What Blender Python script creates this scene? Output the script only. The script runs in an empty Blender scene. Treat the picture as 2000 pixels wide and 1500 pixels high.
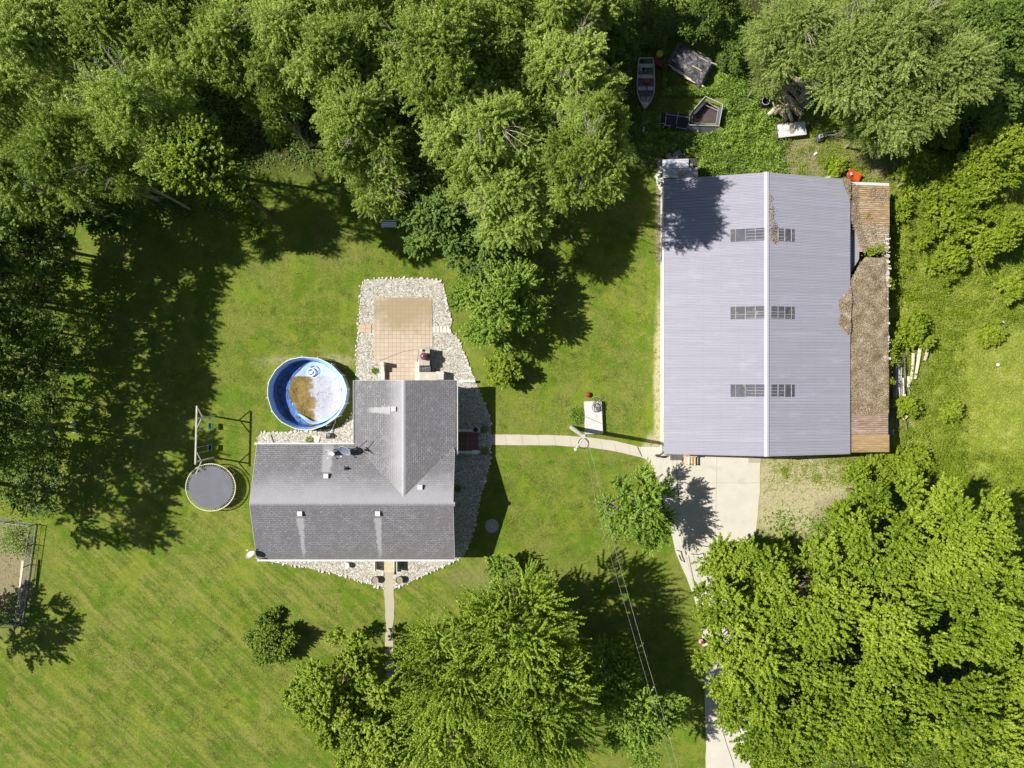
import bpy, bmesh, math, random
import numpy as np
from mathutils import Vector, Matrix
R_ = math.radians
SC = bpy.context.scene
COL = SC.collection

# ---------------------------------------------------------------- camera, sky, sun, exposure
CAMH = 57.0
PXM = 24.0                      # photo pixels per metre at ground level
cam = bpy.data.cameras.new('camera'); cam.sensor_width = 36.0
cam.lens = 36.0 * CAMH / (2000.0 / PXM); cam.clip_end = 2000.0
camo = bpy.data.objects.new('camera', cam); camo.location = (0, 0, CAMH); COL.objects.link(camo)
SC.camera = camo
SUN_EL, SUN_AZ = 48.0, 10.0     # shadows fall to +x and 10 degrees towards -y
S = Vector((-math.cos(R_(SUN_EL)) * math.cos(R_(SUN_AZ)), math.cos(R_(SUN_EL)) * math.sin(R_(SUN_AZ)), math.sin(R_(SUN_EL))))
W = bpy.data.worlds.new('World'); SC.world = W; W.use_nodes = True
wn = W.node_tree; wn.nodes.clear()
bg = wn.nodes.new('ShaderNodeBackground'); wo = wn.nodes.new('ShaderNodeOutputWorld'); sky = wn.nodes.new('ShaderNodeTexSky')
sky.sky_type = 'NISHITA'; sky.sun_disc = False; sky.sun_elevation = R_(SUN_EL)
sky.sun_rotation = math.atan2(S.x, S.y)
bg.inputs[1].default_value = 0.050
wn.links.new(sky.outputs[0], bg.inputs[0]); wn.links.new(bg.outputs[0], wo.inputs[0])
sl = bpy.data.lights.new('sun', 'SUN'); sl.energy = 5.0; sl.angle = R_(0.53); sl.color = (1.0, 0.955, 0.87)
so = bpy.data.objects.new('sun', sl); so.rotation_euler = (-S).to_track_quat('-Z', 'Y').to_euler(); so.location = S * 120; COL.objects.link(so)
SC.view_settings.view_transform = 'Standard'; SC.view_settings.look = 'None'
SC.view_settings.exposure = 0.53; SC.view_settings.gamma = 1.0
SC.cycles.max_bounces = 6; SC.cycles.transparent_max_bounces = 8; SC.cycles.diffuse_bounces = 3; SC.cycles.transmission_bounces = 4
SC.cycles.sample_clamp_indirect = 6.0

def P(px, py, h=0.0):
    """the point of the place at height h that stands at photo pixel (px, py)"""
    s = (CAMH - h) / CAMH / PXM
    return Vector(((px - 1000.0) * s, (750.0 - py) * s, h))

# ---------------------------------------------------------------- materials
def lin(c):
    return tuple(((v / 255.0) / 12.92 if v / 255.0 <= 0.04045 else ((v / 255.0 + 0.055) / 1.055) ** 2.4) for v in c)

class M:
    def __init__(self, name, rough=0.8, spec=0.3, metal=0.0, local=False):
        self.m = bpy.data.materials.new(name); self.m.use_nodes = True
        self.t = self.m.node_tree; self.b = self.t.nodes['Principled BSDF']
        self.b.inputs['Roughness'].default_value = rough
        self.b.inputs['Specular IOR Level'].default_value = spec
        self.b.inputs['Metallic'].default_value = metal
        self.co = self.t.nodes.new('ShaderNodeTexCoord').outputs['Object'] if local else self.t.nodes.new('ShaderNodeNewGeometry').outputs['Position']
    def n(self, typ): return self.t.nodes.new(typ)
    def put(self, sock, v):
        if isinstance(v, bpy.types.NodeSocket): self.t.links.new(v, sock)
        elif isinstance(v, (tuple, list)): sock.default_value = tuple(v) + (1.0,) if (len(v) == 3 and len(sock.default_value) == 4) else v
        else: sock.default_value = v
    def math(self, op, a, b=0.0, c=0.0, clamp=False):
        n = self.n('ShaderNodeMath'); n.operation = op; n.use_clamp = clamp
        self.put(n.inputs[0], a); self.put(n.inputs[1], b); self.put(n.inputs[2], c); return n.outputs[0]
    def noise(self, scale, detail=3.0, rough=0.55, dist=0.0, vec=None):
        n = self.n('ShaderNodeTexNoise'); self.put(n.inputs['Vector'], vec or self.co)
        n.inputs['Scale'].default_value = scale; n.inputs['Detail'].default_value = detail
        n.inputs['Roughness'].default_value = rough; n.inputs['Distortion'].default_value = dist; return n.outputs[0]
    def voro(self, scale, vec=None, out='Color', feature='F1', rnd=1.0):
        n = self.n('ShaderNodeTexVoronoi'); n.feature = feature; self.put(n.inputs['Vector'], vec or self.co)
        n.inputs['Scale'].default_value = scale; n.inputs['Randomness'].default_value = rnd; return n.outputs[out]
    def xyz(self, vec=None):
        n = self.n('ShaderNodeSeparateXYZ'); self.put(n.inputs[0], vec or self.co); return n.outputs
    def mapping(self, scale=(1, 1, 1), rot=(0, 0, 0), loc=(0, 0, 0)):
        n = self.n('ShaderNodeMapping'); self.put(n.inputs[0], self.co)
        n.inputs['Scale'].default_value = scale; n.inputs['Rotation'].default_value = rot; n.inputs['Location'].default_value = loc
        return n.outputs[0]
    def ramp(self, fac, stops, interp='LINEAR'):
        n = self.n('ShaderNodeValToRGB'); self.put(n.inputs[0], fac); n.color_ramp.interpolation = interp
        e = n.color_ramp.elements
        while len(e) < len(stops): e.new(0.5)
        for i, (p, c) in enumerate(stops): e[i].position = p; e[i].color = tuple(c) + (1.0,)
        return n.outputs[0]
    def step(self, v, a, b):
        n = self.n('ShaderNodeMapRange'); n.interpolation_type = 'SMOOTHSTEP'; self.put(n.inputs[0], v)
        n.inputs[1].default_value = a; n.inputs[2].default_value = b; return n.outputs[0]
    def mix(self, fac, a, b, mode='MIX'):
        n = self.n('ShaderNodeMix'); n.data_type = 'RGBA'; n.blend_type = mode
        self.put(n.inputs[0], fac); self.put(n.inputs[6], a); self.put(n.inputs[7], b); return n.outputs[2]
    def bump(self, h, strength=0.5, dist=0.05):
        n = self.n('ShaderNodeBump'); n.inputs['Strength'].default_value = strength; n.inputs['Distance'].default_value = dist
        self.put(n.inputs['Height'], h); self.t.links.new(n.outputs[0], self.b.inputs['Normal'])
    def col(self, c): self.put(self.b.inputs['Base Color'], c); return self
    def ellipse(self, cx, cy, rx, ry, soft=0.3, nz=None, amp=0.5, rot=0.0):
        """1 inside a region of the ground, 0 outside, with a ragged edge"""
        x, y, _ = self.xyz()
        dx = self.math('SUBTRACT', x, cx); dy = self.math('SUBTRACT', y, cy)
        c, s = math.cos(rot), math.sin(rot)
        u = self.math('ADD', self.math('MULTIPLY', dx, c / rx), self.math('MULTIPLY', dy, s / rx))
        v = self.math('ADD', self.math('MULTIPLY', dx, -s / ry), self.math('MULTIPLY', dy, c / ry))
        d = self.math('SQRT', self.math('ADD', self.math('MULTIPLY', u, u), self.math('MULTIPLY', v, v)))
        if nz is not None: d = self.math('ADD', d, self.math('MULTIPLY', self.math('SUBTRACT', nz, 0.5), amp))
        return self.math('SUBTRACT', 1.0, self.step(d, 1.0 - soft, 1.0 + soft))

def plain(name, rgb, rough=0.7, spec=0.3, metal=0.0, var=0.25, scale=6.0, bump=0.0):
    """painted or bare material with real unevenness of colour"""
    m = M(name, rough, spec, metal); c = tuple(rgb)
    nz = m.noise(scale, 4.0, 0.65)
    m.col(m.ramp(nz, [(0.25, tuple(v * (1 - var) for v in c)), (0.75, tuple(min(1, v * (1 + var)) for v in c))]))
    if bump: m.bump(m.noise(scale * 5, 3.0), bump, 0.01)
    return m.m

# ---------------------------------------------------------------- mesh helpers
def wloc(o):
    v = Vector((0, 0, 0))
    while o is not None: v = v + o.location; o = o.parent
    return v

class MB:
    def __init__(self): self.v = []; self.f = []
    def add(self, vs, fs):
        k = len(self.v); self.v += [tuple(p) for p in vs]; self.f += [tuple(i + k for i in f) for f in fs]; return self
    def box(self, c, s, rz=0.0, rx=0.0, ry=0.0):
        m = Matrix.Translation(Vector(c)) @ Matrix.Rotation(rz, 4, 'Z') @ Matrix.Rotation(ry, 4, 'Y') @ Matrix.Rotation(rx, 4, 'X')
        x, y, z = s[0] / 2, s[1] / 2, s[2] / 2
        vs = [m @ Vector(p) for p in ((-x, -y, -z), (x, -y, -z), (x, y, -z), (-x, y, -z), (-x, -y, z), (x, -y, z), (x, y, z), (-x, y, z))]
        return self.add(vs, [(0, 3, 2, 1), (4, 5, 6, 7), (0, 1, 5, 4), (1, 2, 6, 5), (2, 3, 7, 6), (3, 0, 4, 7)])
    def slab(self, poly, t, top=True):
        """poly: 3-D outline; t: thickness downwards"""
        n = len(poly); a = [Vector(p) for p in poly]; b = [p - Vector((0, 0, t)) for p in a]
        area = sum(a[i].x * a[(i + 1) % n].y - a[(i + 1) % n].x * a[i].y for i in range(n))
        if area < 0: a.reverse(); b.reverse()
        fs = [tuple(range(n)), tuple(reversed(range(n, 2 * n)))] + [(i, i + n, (i + 1) % n + n, (i + 1) % n) for i in range(n)]
        return self.add(a + b, fs)
    def tube(self, pts, rad, n=8, cap=True):
        pts = [Vector(p) for p in pts]
        if not isinstance(rad, (list, tuple)): rad = [rad] * len(pts)
        vs = []; up = None
        for i, p in enumerate(pts):
            d = (pts[min(i + 1, len(pts) - 1)] - pts[max(i - 1, 0)]).normalized()
            if up is None:
                up = d.orthogonal().normalized()
            up = (up - d * up.dot(d))
            up = up.normalized() if up.length > 1e-6 else d.orthogonal().normalized()
            q = d.cross(up)
            for k in range(n):
                a = 2 * math.pi * k / n
                vs.append(p + (up * math.cos(a) + q * math.sin(a)) * rad[i])
        fs = []
        for i in range(len(pts) - 1):
            for k in range(n):
                a = i * n + k; b = i * n + (k + 1) % n; fs.append((a, b, b + n, a + n))
        if cap: fs += [tuple(reversed(range(n))), tuple(range((len(pts) - 1) * n, len(pts) * n))]
        return self.add(vs, fs)
    def lathe(self, c, prof, n=24, sx=1.0, sy=1.0):
        c = Vector(c); vs = []; fs = []
        for (r, z) in prof:
            for k in range(n):
                a = 2 * math.pi * k / n; vs.append((c.x + r * sx * math.cos(a), c.y + r * sy * math.sin(a), c.z + z))
        for i in range(len(prof) - 1):
            for k in range(n):
                a = i * n + k; b = i * n + (k + 1) % n; fs.append((a, b, b + n, a + n))
        fs.append(tuple(reversed(range(n)))); fs.append(tuple(range((len(prof) - 1) * n, len(prof) * n)))
        return self.add(vs, fs)
    def ring(self, c, R, r, n=48, m=8, ry=None):
        c = Vector(c); ry = ry or R; vs = []; fs = []
        for i in range(n):
            a = 2 * math.pi * i / n
            for k in range(m):
                b = 2 * math.pi * k / m
                vs.append((c.x + (R + r * math.cos(b)) * math.cos(a), c.y + (ry + r * math.cos(b)) * math.sin(a), c.z + r * math.sin(b)))
        for i in range(n):
            for k in range(m):
                fs.append((i * m + k, ((i + 1) % n) * m + k, ((i + 1) % n) * m + (k + 1) % m, i * m + (k + 1) % m))
        return self.add(vs, fs)
    def build(self, name, mat, parent=None, smooth=False, loc=None, bevel=0.0):
        off = wloc(parent) if parent is not None else (Vector(loc) if loc is not None else Vector((0, 0, 0)))
        me = bpy.data.meshes.new(name)
        me.from_pydata([(p[0] - off.x, p[1] - off.y, p[2] - off.z) for p in self.v], [], self.f)
        me.materials.append(mat); me.update()
        if smooth: me.shade_smooth()
        o = bpy.data.objects.new(name, me); COL.objects.link(o)
        if parent is not None: o.parent = parent
        elif loc is not None: o.location = loc
        if bevel:
            bv = o.modifiers.new('bevel', 'BEVEL'); bv.width = bevel; bv.segments = 2; bv.limit_method = 'ANGLE'
        return o

def tag(o, label=None, cat=None, group=None, kind=None):
    if label: o['label'] = label
    if cat: o['category'] = cat
    if group: o['group'] = group
    if kind: o['kind'] = kind
    return o
def thing(name, loc, label, cat, group=None, rz=0.0):
    o = bpy.data.objects.new(name, None); COL.objects.link(o); o.location = loc; o.rotation_euler.z = rz
    o.empty_display_size = 0.3
    return tag(o, label, cat, group)
def struct(name, mb, mat, **k): return tag(mb.build(name, mat, **k), kind='structure')
def rough_poly(pts, seed, amp=0.08, step=0.6):
    rg = random.Random(seed); out = []
    n = len(pts)
    for i in range(n):
        a, b = Vector(pts[i]), Vector(pts[(i + 1) % n]); k = max(1, int((b - a).length / step))
        for j in range(k):
            p = a.lerp(b, j / k)
            out.append(p + Vector((rg.uniform(-amp, amp), rg.uniform(-amp, amp), 0)))
    return out
def pxpoly(l, h=0.0): return [P(x, y, h) for x, y in l]
# ================================================================ ground materials
GX = lambda px: (px - 1000) / PXM
GY = lambda py: (750 - py) / PXM
g = M('grass_ground', 0.95, 0.1)
n_big = g.noise(0.16, 4, 0.6); n_mid = g.noise(0.9, 5, 0.65); n_small = g.noise(7.0, 5, 0.7); n_fine = g.noise(26.0, 3, 0.7)
n_edge = g.noise(0.55, 5, 0.7)
A1 = (0.130, 0.178, 0.017); A2 = (0.090, 0.146, 0.010); A3 = (0.235, 0.235, 0.062); A4 = (0.182, 0.222, 0.028)
c = g.ramp(n_mid, [(0.37, A2), (0.5, A1), (0.61, A4)])
c = g.mix(g.math('MULTIPLY', g.step(n_big, 0.46, 0.60), 0.55), c, g.ramp(n_small, [(0.3, (0.145, 0.185, 0.024)), (0.7, A3)]))
# mown stripes run down to the right over the front lawn
x, y, _ = g.xyz()
wob = g.math('MULTIPLY', g.noise(0.13, 3, 0.6), 1.5)
ph = g.math('ADD', g.math('ADD', g.math('MULTIPLY', x, 0.68), g.math('MULTIPLY', y, 0.74)), wob)
stripe = g.math('MULTIPLY', g.math('SINE', g.math('MULTIPLY', ph, 2 * math.pi / 1.35)), 0.5)
stripe = g.math('ADD', stripe, 0.5)
cmb = g.n('ShaderNodeCombineXYZ'); g.put(cmb.inputs[0], g.math('MULTIPLY', ph, 2.6)); g.put(cmb.inputs[1], g.math('MULTIPLY', g.math('SUBTRACT', g.math('MULTIPLY', x, 0.74), g.math('MULTIPLY', y, 0.68)), 0.16))
streak = g.noise(1.0, 5, 0.65, vec=cmb.outputs[0])
lawnm = g.ellipse(GX(420), GY(1330), 26, 15, 0.25, n_edge, 0.5)
st = g.math('MULTIPLY', g.step(stripe, 0.15, 0.9), g.math('MULTIPLY', lawnm, 0.75))
st = g.math('MULTIPLY', st, g.step(streak, 0.38, 0.6))
c = g.mix(st, c, (0.235, 0.25, 0.045))
c = g.mix(g.math('MULTIPLY', g.step(streak, 0.53, 0.62), g.math('MULTIPLY', lawnm, 0.7)), c, (0.26, 0.26, 0.07))
c = g.mix(g.math('MULTIPLY', g.step(streak, 0.47, 0.38), g.math('MULTIPLY', lawnm, 0.7)), c, (0.075, 0.125, 0.008))
st2 = g.math('MULTIPLY', g.math('SUBTRACT', 1.0, g.step(stripe, 0.0, 0.16)), g.math('MULTIPLY', g.math('MULTIPLY', lawnm, 0.7), g.step(g.noise(0.45, 4, 0.7), 0.42, 0.62)))
c = g.mix(st2, c, (0.085, 0.12, 0.010))
gr1 = g.noise(4.6, 5, 0.85); gr2 = g.noise(8.5, 4, 0.8)
c = g.mix(g.math('MULTIPLY', g.step(gr1, 0.52, 0.64), 0.62), c, (0.27, 0.28, 0.085))
c = g.mix(g.math('MULTIPLY', g.step(gr1, 0.48, 0.37), 0.62), c, (0.062, 0.105, 0.006))
c = g.mix(g.math('MULTIPLY', g.step(gr2, 0.57, 0.68), 0.55), c, (0.34, 0.33, 0.14))
c = g.mix(g.math('MULTIPLY', g.step(gr2, 0.44, 0.33), 0.5), c, (0.055, 0.09, 0.006))
# speckle of blades, clover and dry bits
c = g.mix(g.math('MULTIPLY', g.step(n_fine, 0.50, 0.68), 0.85), c, (0.27, 0.29, 0.075))
c = g.mix(g.math('MULTIPLY', g.step(n_fine, 0.50, 0.30), 0.60), c, (0.036, 0.062, 0.006))
c = g.mix(g.math('MULTIPLY', g.step(g.noise(1.7, 6, 0.75), 0.54, 0.68), 0.35), c, (0.27, 0.26, 0.085))
c = g.mix(g.math('MULTIPLY', g.step(g.noise(3.8, 5, 0.8), 0.54, 0.66), 0.5), c, (0.070, 0.125, 0.008))
c = g.mix(g.math('MULTIPLY', g.step(g.noise(0.5, 5, 0.75), 0.50, 0.58), 0.6), c, (0.085, 0.175, 0.007))
c = g.mix(g.math('MULTIPLY', g.step(g.noise(0.24, 4, 0.7), 0.52, 0.60), 0.4), c, (0.22, 0.26, 0.03))
c = g.mix(g.math('MULTIPLY', g.step(g.noise(0.33, 5, 0.75, 0.5), 0.55, 0.64), 0.25), c, (0.27, 0.25, 0.075))
c = g.mix(g.math('MULTIPLY', g.step(g.noise(11.0, 2, 0.5), 0.69, 0.74), 0.6), c, (0.36, 0.35, 0.22))
# rough meadow on the east side
mead = g.ellipse(GX(1990), GY(690), 11.5, 24, 0.12, n_edge, 0.25)
mc = g.ramp(n_mid, [(0.36, (0.17, 0.24, 0.016)), (0.5, (0.29, 0.34, 0.040)), (0.66, (0.44, 0.44, 0.13))])
mc = g.mix(g.math('MULTIPLY', g.step(n_small, 0.52, 0.38), 0.6), mc, (0.07, 0.125, 0.01))
c = g.mix(mead, c, mc)
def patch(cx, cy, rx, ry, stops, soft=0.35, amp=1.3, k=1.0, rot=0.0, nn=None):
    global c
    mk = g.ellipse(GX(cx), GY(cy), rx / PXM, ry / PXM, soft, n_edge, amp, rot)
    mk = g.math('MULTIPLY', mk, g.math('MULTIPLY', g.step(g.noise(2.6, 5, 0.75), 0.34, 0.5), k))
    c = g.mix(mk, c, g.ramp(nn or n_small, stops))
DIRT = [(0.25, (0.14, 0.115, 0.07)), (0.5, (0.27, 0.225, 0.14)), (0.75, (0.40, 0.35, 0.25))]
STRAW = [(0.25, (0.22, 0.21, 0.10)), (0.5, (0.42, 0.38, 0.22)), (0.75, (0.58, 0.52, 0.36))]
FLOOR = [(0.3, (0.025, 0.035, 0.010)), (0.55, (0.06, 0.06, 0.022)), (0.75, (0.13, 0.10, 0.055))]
patch(1545, 965, 105, 85, STRAW, 0.3, 0.7); patch(1640, 950, 60, 50, STRAW, 0.4, 1.0, 0.8)
patch(1600, 305, 120, 38, DIRT, 0.35, 1.0); patch(1690, 330, 90, 30, DIRT, 0.4, 1.0, 0.7); patch(1520, 190, 60, 60, DIRT)
patch(1870, 250, 90, 60, FLOOR, 0.3, 0.8); patch(1287, 760, 10, 160, STRAW, 0.4, 1.2); patch(1288, 430, 8, 90, DIRT, 0.4, 1.2)
patch(1275, 880, 18, 30, STRAW, 0.4, 1.0)
patch(10, 1120, 55, 100, DIRT, 0.3, 0.8); patch(560, 705, 60, 10, STRAW, 0.5, 1.4, 0.35); patch(655, 705, 40, 12, STRAW, 0.5, 1.4, 0.5)
patch(960, 1130, 80, 30, DIRT, 0.5, 1.3, 0.3); patch(1340, 600, 10, 10, DIRT)
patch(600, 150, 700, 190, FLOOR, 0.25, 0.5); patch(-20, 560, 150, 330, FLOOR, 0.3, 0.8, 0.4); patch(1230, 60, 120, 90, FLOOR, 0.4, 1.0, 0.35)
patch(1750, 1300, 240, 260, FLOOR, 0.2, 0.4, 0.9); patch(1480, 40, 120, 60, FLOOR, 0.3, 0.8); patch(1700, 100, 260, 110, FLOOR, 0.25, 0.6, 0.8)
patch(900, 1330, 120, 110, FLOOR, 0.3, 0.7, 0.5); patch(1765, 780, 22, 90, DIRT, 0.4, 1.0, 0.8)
patch(1790, 720, 30, 50, DIRT, 0.4, 1.2, 0.5); patch(1640, 1010, 50, 40, DIRT, 0.4, 1.2, 0.8)
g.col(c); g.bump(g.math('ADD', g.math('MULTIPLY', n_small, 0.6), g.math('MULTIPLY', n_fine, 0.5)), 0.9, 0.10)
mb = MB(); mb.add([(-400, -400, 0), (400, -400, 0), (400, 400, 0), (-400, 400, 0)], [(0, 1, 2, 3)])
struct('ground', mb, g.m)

# gravel, concrete, pavers
def gravel_mat(name, tones, sc=11.0):
    m = M(name, 0.85, 0.25)
    v = m.voro(sc); val = m.xyz(v)[0]
    c = m.ramp(val, [(0.0, tones[0]), (0.35, tones[1]), (0.8, tones[2]), (1.0, tones[3])])
    ed = m.voro(sc, out='Distance', feature='DISTANCE_TO_EDGE')
    c = m.mix(m.math('SUBTRACT', 1.0, m.step(ed, 0.0, 0.09)), c, tuple(t * 0.8 for t in tones[0]))
    c = m.mix(m.math('MULTIPLY', m.step(m.noise(1.1, 5, 0.7), 0.55, 0.7), 0.5), c, (0.30, 0.27, 0.17))
    m.col(c); m.bump(m.step(ed, 0.0, 0.3), 0.7, 0.03); return m.m
GRAVEL = gravel_mat('white_gravel', [(0.24, 0.22, 0.18), (0.48, 0.45, 0.385), (0.62, 0.595, 0.53), (0.82, 0.80, 0.75)])
def concrete_mat(name, base, stain, k=1.0):
    m = M(name, 0.85, 0.25)
    c = m.ramp(m.noise(0.7, 6, 0.65), [(0.3, tuple(b * 0.86 for b in base)), (0.7, base)])
    c = m.mix(m.math('MULTIPLY', m.step(m.noise(0.45, 4, 0.6, 0.6), 0.55, 0.75), 0.55 * k), c, stain)
    c = m.mix(m.math('MULTIPLY', m.step(m.noise(2.2, 5, 0.75), 0.58, 0.68), 0.28 * k), c, stain)
    c = m.mix(m.math('MULTIPLY', m.step(m.noise(34, 2, 0.6), 0.55, 0.75), 0.22), c, tuple(b * 0.6 for b in base))
    m.col(c); m.bump(m.noise(30, 4, 0.7), 0.25, 0.01); return m.m
CONC = concrete_mat('driveway_concrete', (0.55, 0.52, 0.445), (0.36, 0.335, 0.27))
CONC2 = concrete_mat('walkway_concrete', (0.43, 0.385, 0.295), (0.31, 0.28, 0.20))
SLABC = concrete_mat('pale_concrete', (0.58, 0.57, 0.56), (0.40, 0.39, 0.38))
m = M('patio_pavers', 0.85, 0.2)
vec = m.mapping((1, 1, 1), (0, 0, 0.0))
br = m.n('ShaderNodeTexBrick'); m.put(br.inputs['Vector'], vec)
br.offset = 0.0; br.inputs['Scale'].default_value = 1.0; br.inputs['Brick Width'].default_value = 0.335; br.inputs['Row Height'].default_value = 0.335
br.inputs['Mortar Size'].default_value = 0.022; br.inputs['Mortar Smooth'].default_value = 0.3; br.inputs['Bias'].default_value = 0.0
br.inputs['Color1'].default_value = (0.45, 0.365, 0.285, 1); br.inputs['Color2'].default_value = (0.50, 0.42, 0.335, 1); br.inputs['Mortar'].default_value = (0.33, 0.26, 0.19, 1)
nz = m.noise(0.8, 5, 0.7)
c = m.mix(m.math('MULTIPLY', m.ellipse(GX(785), GY(605), 3.2, 1.6, 0.5, nz, 2.6), 0.75), br.outputs[0], (0.27, 0.22, 0.12))
c = m.mix(m.math('MULTIPLY', m.step(m.noise(2.1, 6, 0.75), 0.55, 0.72), 0.35), c, (0.40, 0.32, 0.20))
m.col(c); m.bump(br.outputs[1], -0.4, 0.02); PATIO = m.m
m = M('porch_tiles', 0.7, 0.3)
br = m.n('ShaderNodeTexBrick'); m.put(br.inputs['Vector'], m.co); br.offset = 0.0
br.inputs['Scale'].default_value = 1.0; br.inputs['Brick Width'].default_value = 0.42; br.inputs['Row Height'].default_value = 0.42; br.inputs['Mortar Size'].default_value = 0.02
br.inputs['Color1'].default_value = (0.26, 0.13, 0.105, 1); br.inputs['Color2'].default_value = (0.22, 0.11, 0.09, 1); br.inputs['Mortar'].default_value = (0.10, 0.055, 0.05, 1)
m.col(br.outputs[0]); TILE = m.m

# gravel bed round the house
GB = [(705,559),(714,546),(780,543),(854,545),(866,557),(875,595),(883,632),(879,641),(879,652),(891,655),(906,689),(927,741),(933,756),(946,787),(958,819),(960,846),
      (958,872),(956,907),(943,951),(932,1006),(919,1058),(906,1086),(896,1092),(870,1104),(818,1128),(787,1143),(768,1150),(768,1100),(750,1100),(749,1148),(722,1141),(662,1123),(592,1107),(527,1097),
      (510,1088),(520,900),(505,868),(502,855),(510,845),(560,843),(600,842),(650,838),(669,832),(685,815),(692,800),(694,770),(696,702),(699,650)]
gb = rough_poly(pxpoly(GB, 0.05), 3, 0.03, 0.5)
gravel = struct('gravel_bed', MB().slab([Vector((p.x, p.y, 0.05)) for p in gb], 0.06), GRAVEL)
# driveway
DRV = [(1252,873),(1300,874),(1302,888),(1486,888),(1484,960),(1478,1030),(1462,1095),(1450,1160),(1446,1250),(1450,1340),(1458,1420),(1470,1540),(1378,1540),(1379,1440),(1376,1300),(1370,1225),(1356,1170),(1342,1130),(1320,1080),
       (1303,1010),(1288,950),(1276,915),(1262,897),(1252,893)]
struct('driveway', MB().slab(rough_poly(pxpoly(DRV, 0.035), 5, 0.03, 0.8), 0.05), CONC)
JOINT = plain('joint_dark', (0.07, 0.065, 0.055), 0.95)
dv = bpy.data.objects['driveway']
for pts, w in (([(1321,905),(1322,925),(1325,960),(1328,990)], 0.05), ([(1245,872),(1254,892)], 0.07), ([(1345,1085),(1352,1120),(1362,1160),(1372,1215)], 0.05), ([(1410,1420),(1418,1450),(1432,1490),(1440,1530)], 0.05)):
    q = [P(a, b, 0.04) for a, b in pts]; j = MB()
    for a, b in zip(q[:-1], q[1:]):
        d = (b - a).normalized(); s = Vector((-d.y, d.x, 0)) * w / 2
        j.add([a - s, a + s, b + s, b - s], [(0, 3, 2, 1)])
    j.build('joint', JOINT, dv)
jj = MB()
for a, b in (((1302,943),(1484,943)), ((1400,890),(1398,1040))):
    a = P(*a, 0.0385); b = P(*b, 0.0385); d = (b - a).normalized(); s = Vector((-d.y, d.x, 0)) * 0.011
    jj.add([a - s, a + s, b + s, b - s], [(0, 3, 2, 1)])
jj.build('saw_cut', plain('joint_grey', (0.28, 0.27, 0.24), 0.95), dv)
# side walkway
WK = [(955,848),(1085,850),(1150,854),(1200,861),(1252,873),(1252,893),(1200,881),(1150,874),(1085,870),(955,869)]
wk = struct('walkway', MB().slab(rough_poly(pxpoly(WK, 0.03), 7, 0.02, 0.7), 0.04), concrete_mat('side_walk_concrete', (0.50, 0.46, 0.375), (0.38, 0.34, 0.26)))
jj = MB()
for a in (986,1018,1050,1082,1113,1146,1173,1200,1228):
    yy = 850 + max(0, (a - 1090)) * 0.13; a0 = P(a, yy, 0.034); b0 = P(a + 4, yy + 19, 0.034); s = Vector((0.012, 0, 0)); jj.add([a0 - s, a0 + s, b0 + s, b0 - s], [(0, 3, 2, 1)])
jj.build('joint', plain('joint_soft', (0.27, 0.25, 0.20), 0.95), wk)
# front path
FP = [(751,1113),(769,1113),(769,1150),(770,1175),(770,1205),(767,1225),(768,1262),(752,1262),(754,1225),(752,1190),(750,1150)]
struct('front_path', MB().slab(rough_poly(pxpoly(FP, 0.03), 9, 0.035, 0.4), 0.04), CONC2)
fp2 = [(753,1268),(768,1266),(769,1280),(753,1281)]; fp3 = [(752,1291),(771,1290),(772,1303),(770,1311),(755,1312),(752,1304)]
for q, s_ in ((fp2, 1), (fp3, 2)):
    tag(MB().slab(rough_poly(pxpoly(q, 0.04), 20 + s_, 0.03, 0.3), 0.05).build('stepping_stone', CONC2),
        ['', 'smaller grey step slab of the front path, nearer the house', 'last grey rounded step slab at the far end of the front path'][s_], 'stepping stone', 'step slabs of the front path')
tag(MB().slab(rough_poly(pxpoly([(754,1314),(770,1313),(768,1321),(762,1327),(756,1321)], 0.06), 31, 0.02, 0.2), 0.07).build('stone', CONC2), 'pinkish pointed stone at the tip of the front path', 'stone')
# patio
PT = [(730,581),(843,581),(845,640),(845,678),(818,680),(814,712),(812,746),(753,746),(753,707),(731,706)]
struct('patio', MB().slab(pxpoly(PT, 0.09), 0.09), PATIO)
ppv = MB()
for i in range(2):
    for j in range(2): ppv.box(P(707.5 + 12 * i, 637.5 + 8 * j, 0.07), (0.48, 0.31, 0.06))
tag(ppv.build('paver_step', plain('peach_paver', (0.50, 0.36, 0.24), 0.85, var=0.12)), 'four peach pavers set in the gravel left of the patio', 'paver step')
rnd = random.Random(12)
WHITE_ST = plain('white_stone', (0.62, 0.59, 0.52), 0.85, var=0.3, scale=4)
for i in range(5):
    tag(MB().box(P(848.5 + 6.6 * i, 643.5, 0.07), (0.24, 0.52, 0.09), rnd.uniform(-.1, .1)).build('stepping_block', WHITE_ST, bevel=0.02),
        'white concrete block laid in the row of blocks right of the patio', 'block', 'white blocks right of the patio')
tag(MB().box(P(879, 647, 0.06), (0.2, 0.4, 0.08), 0.2).build('stone', WHITE_ST, bevel=0.02), 'small white slab at the gravel edge right of the patio', 'stone')

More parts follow.
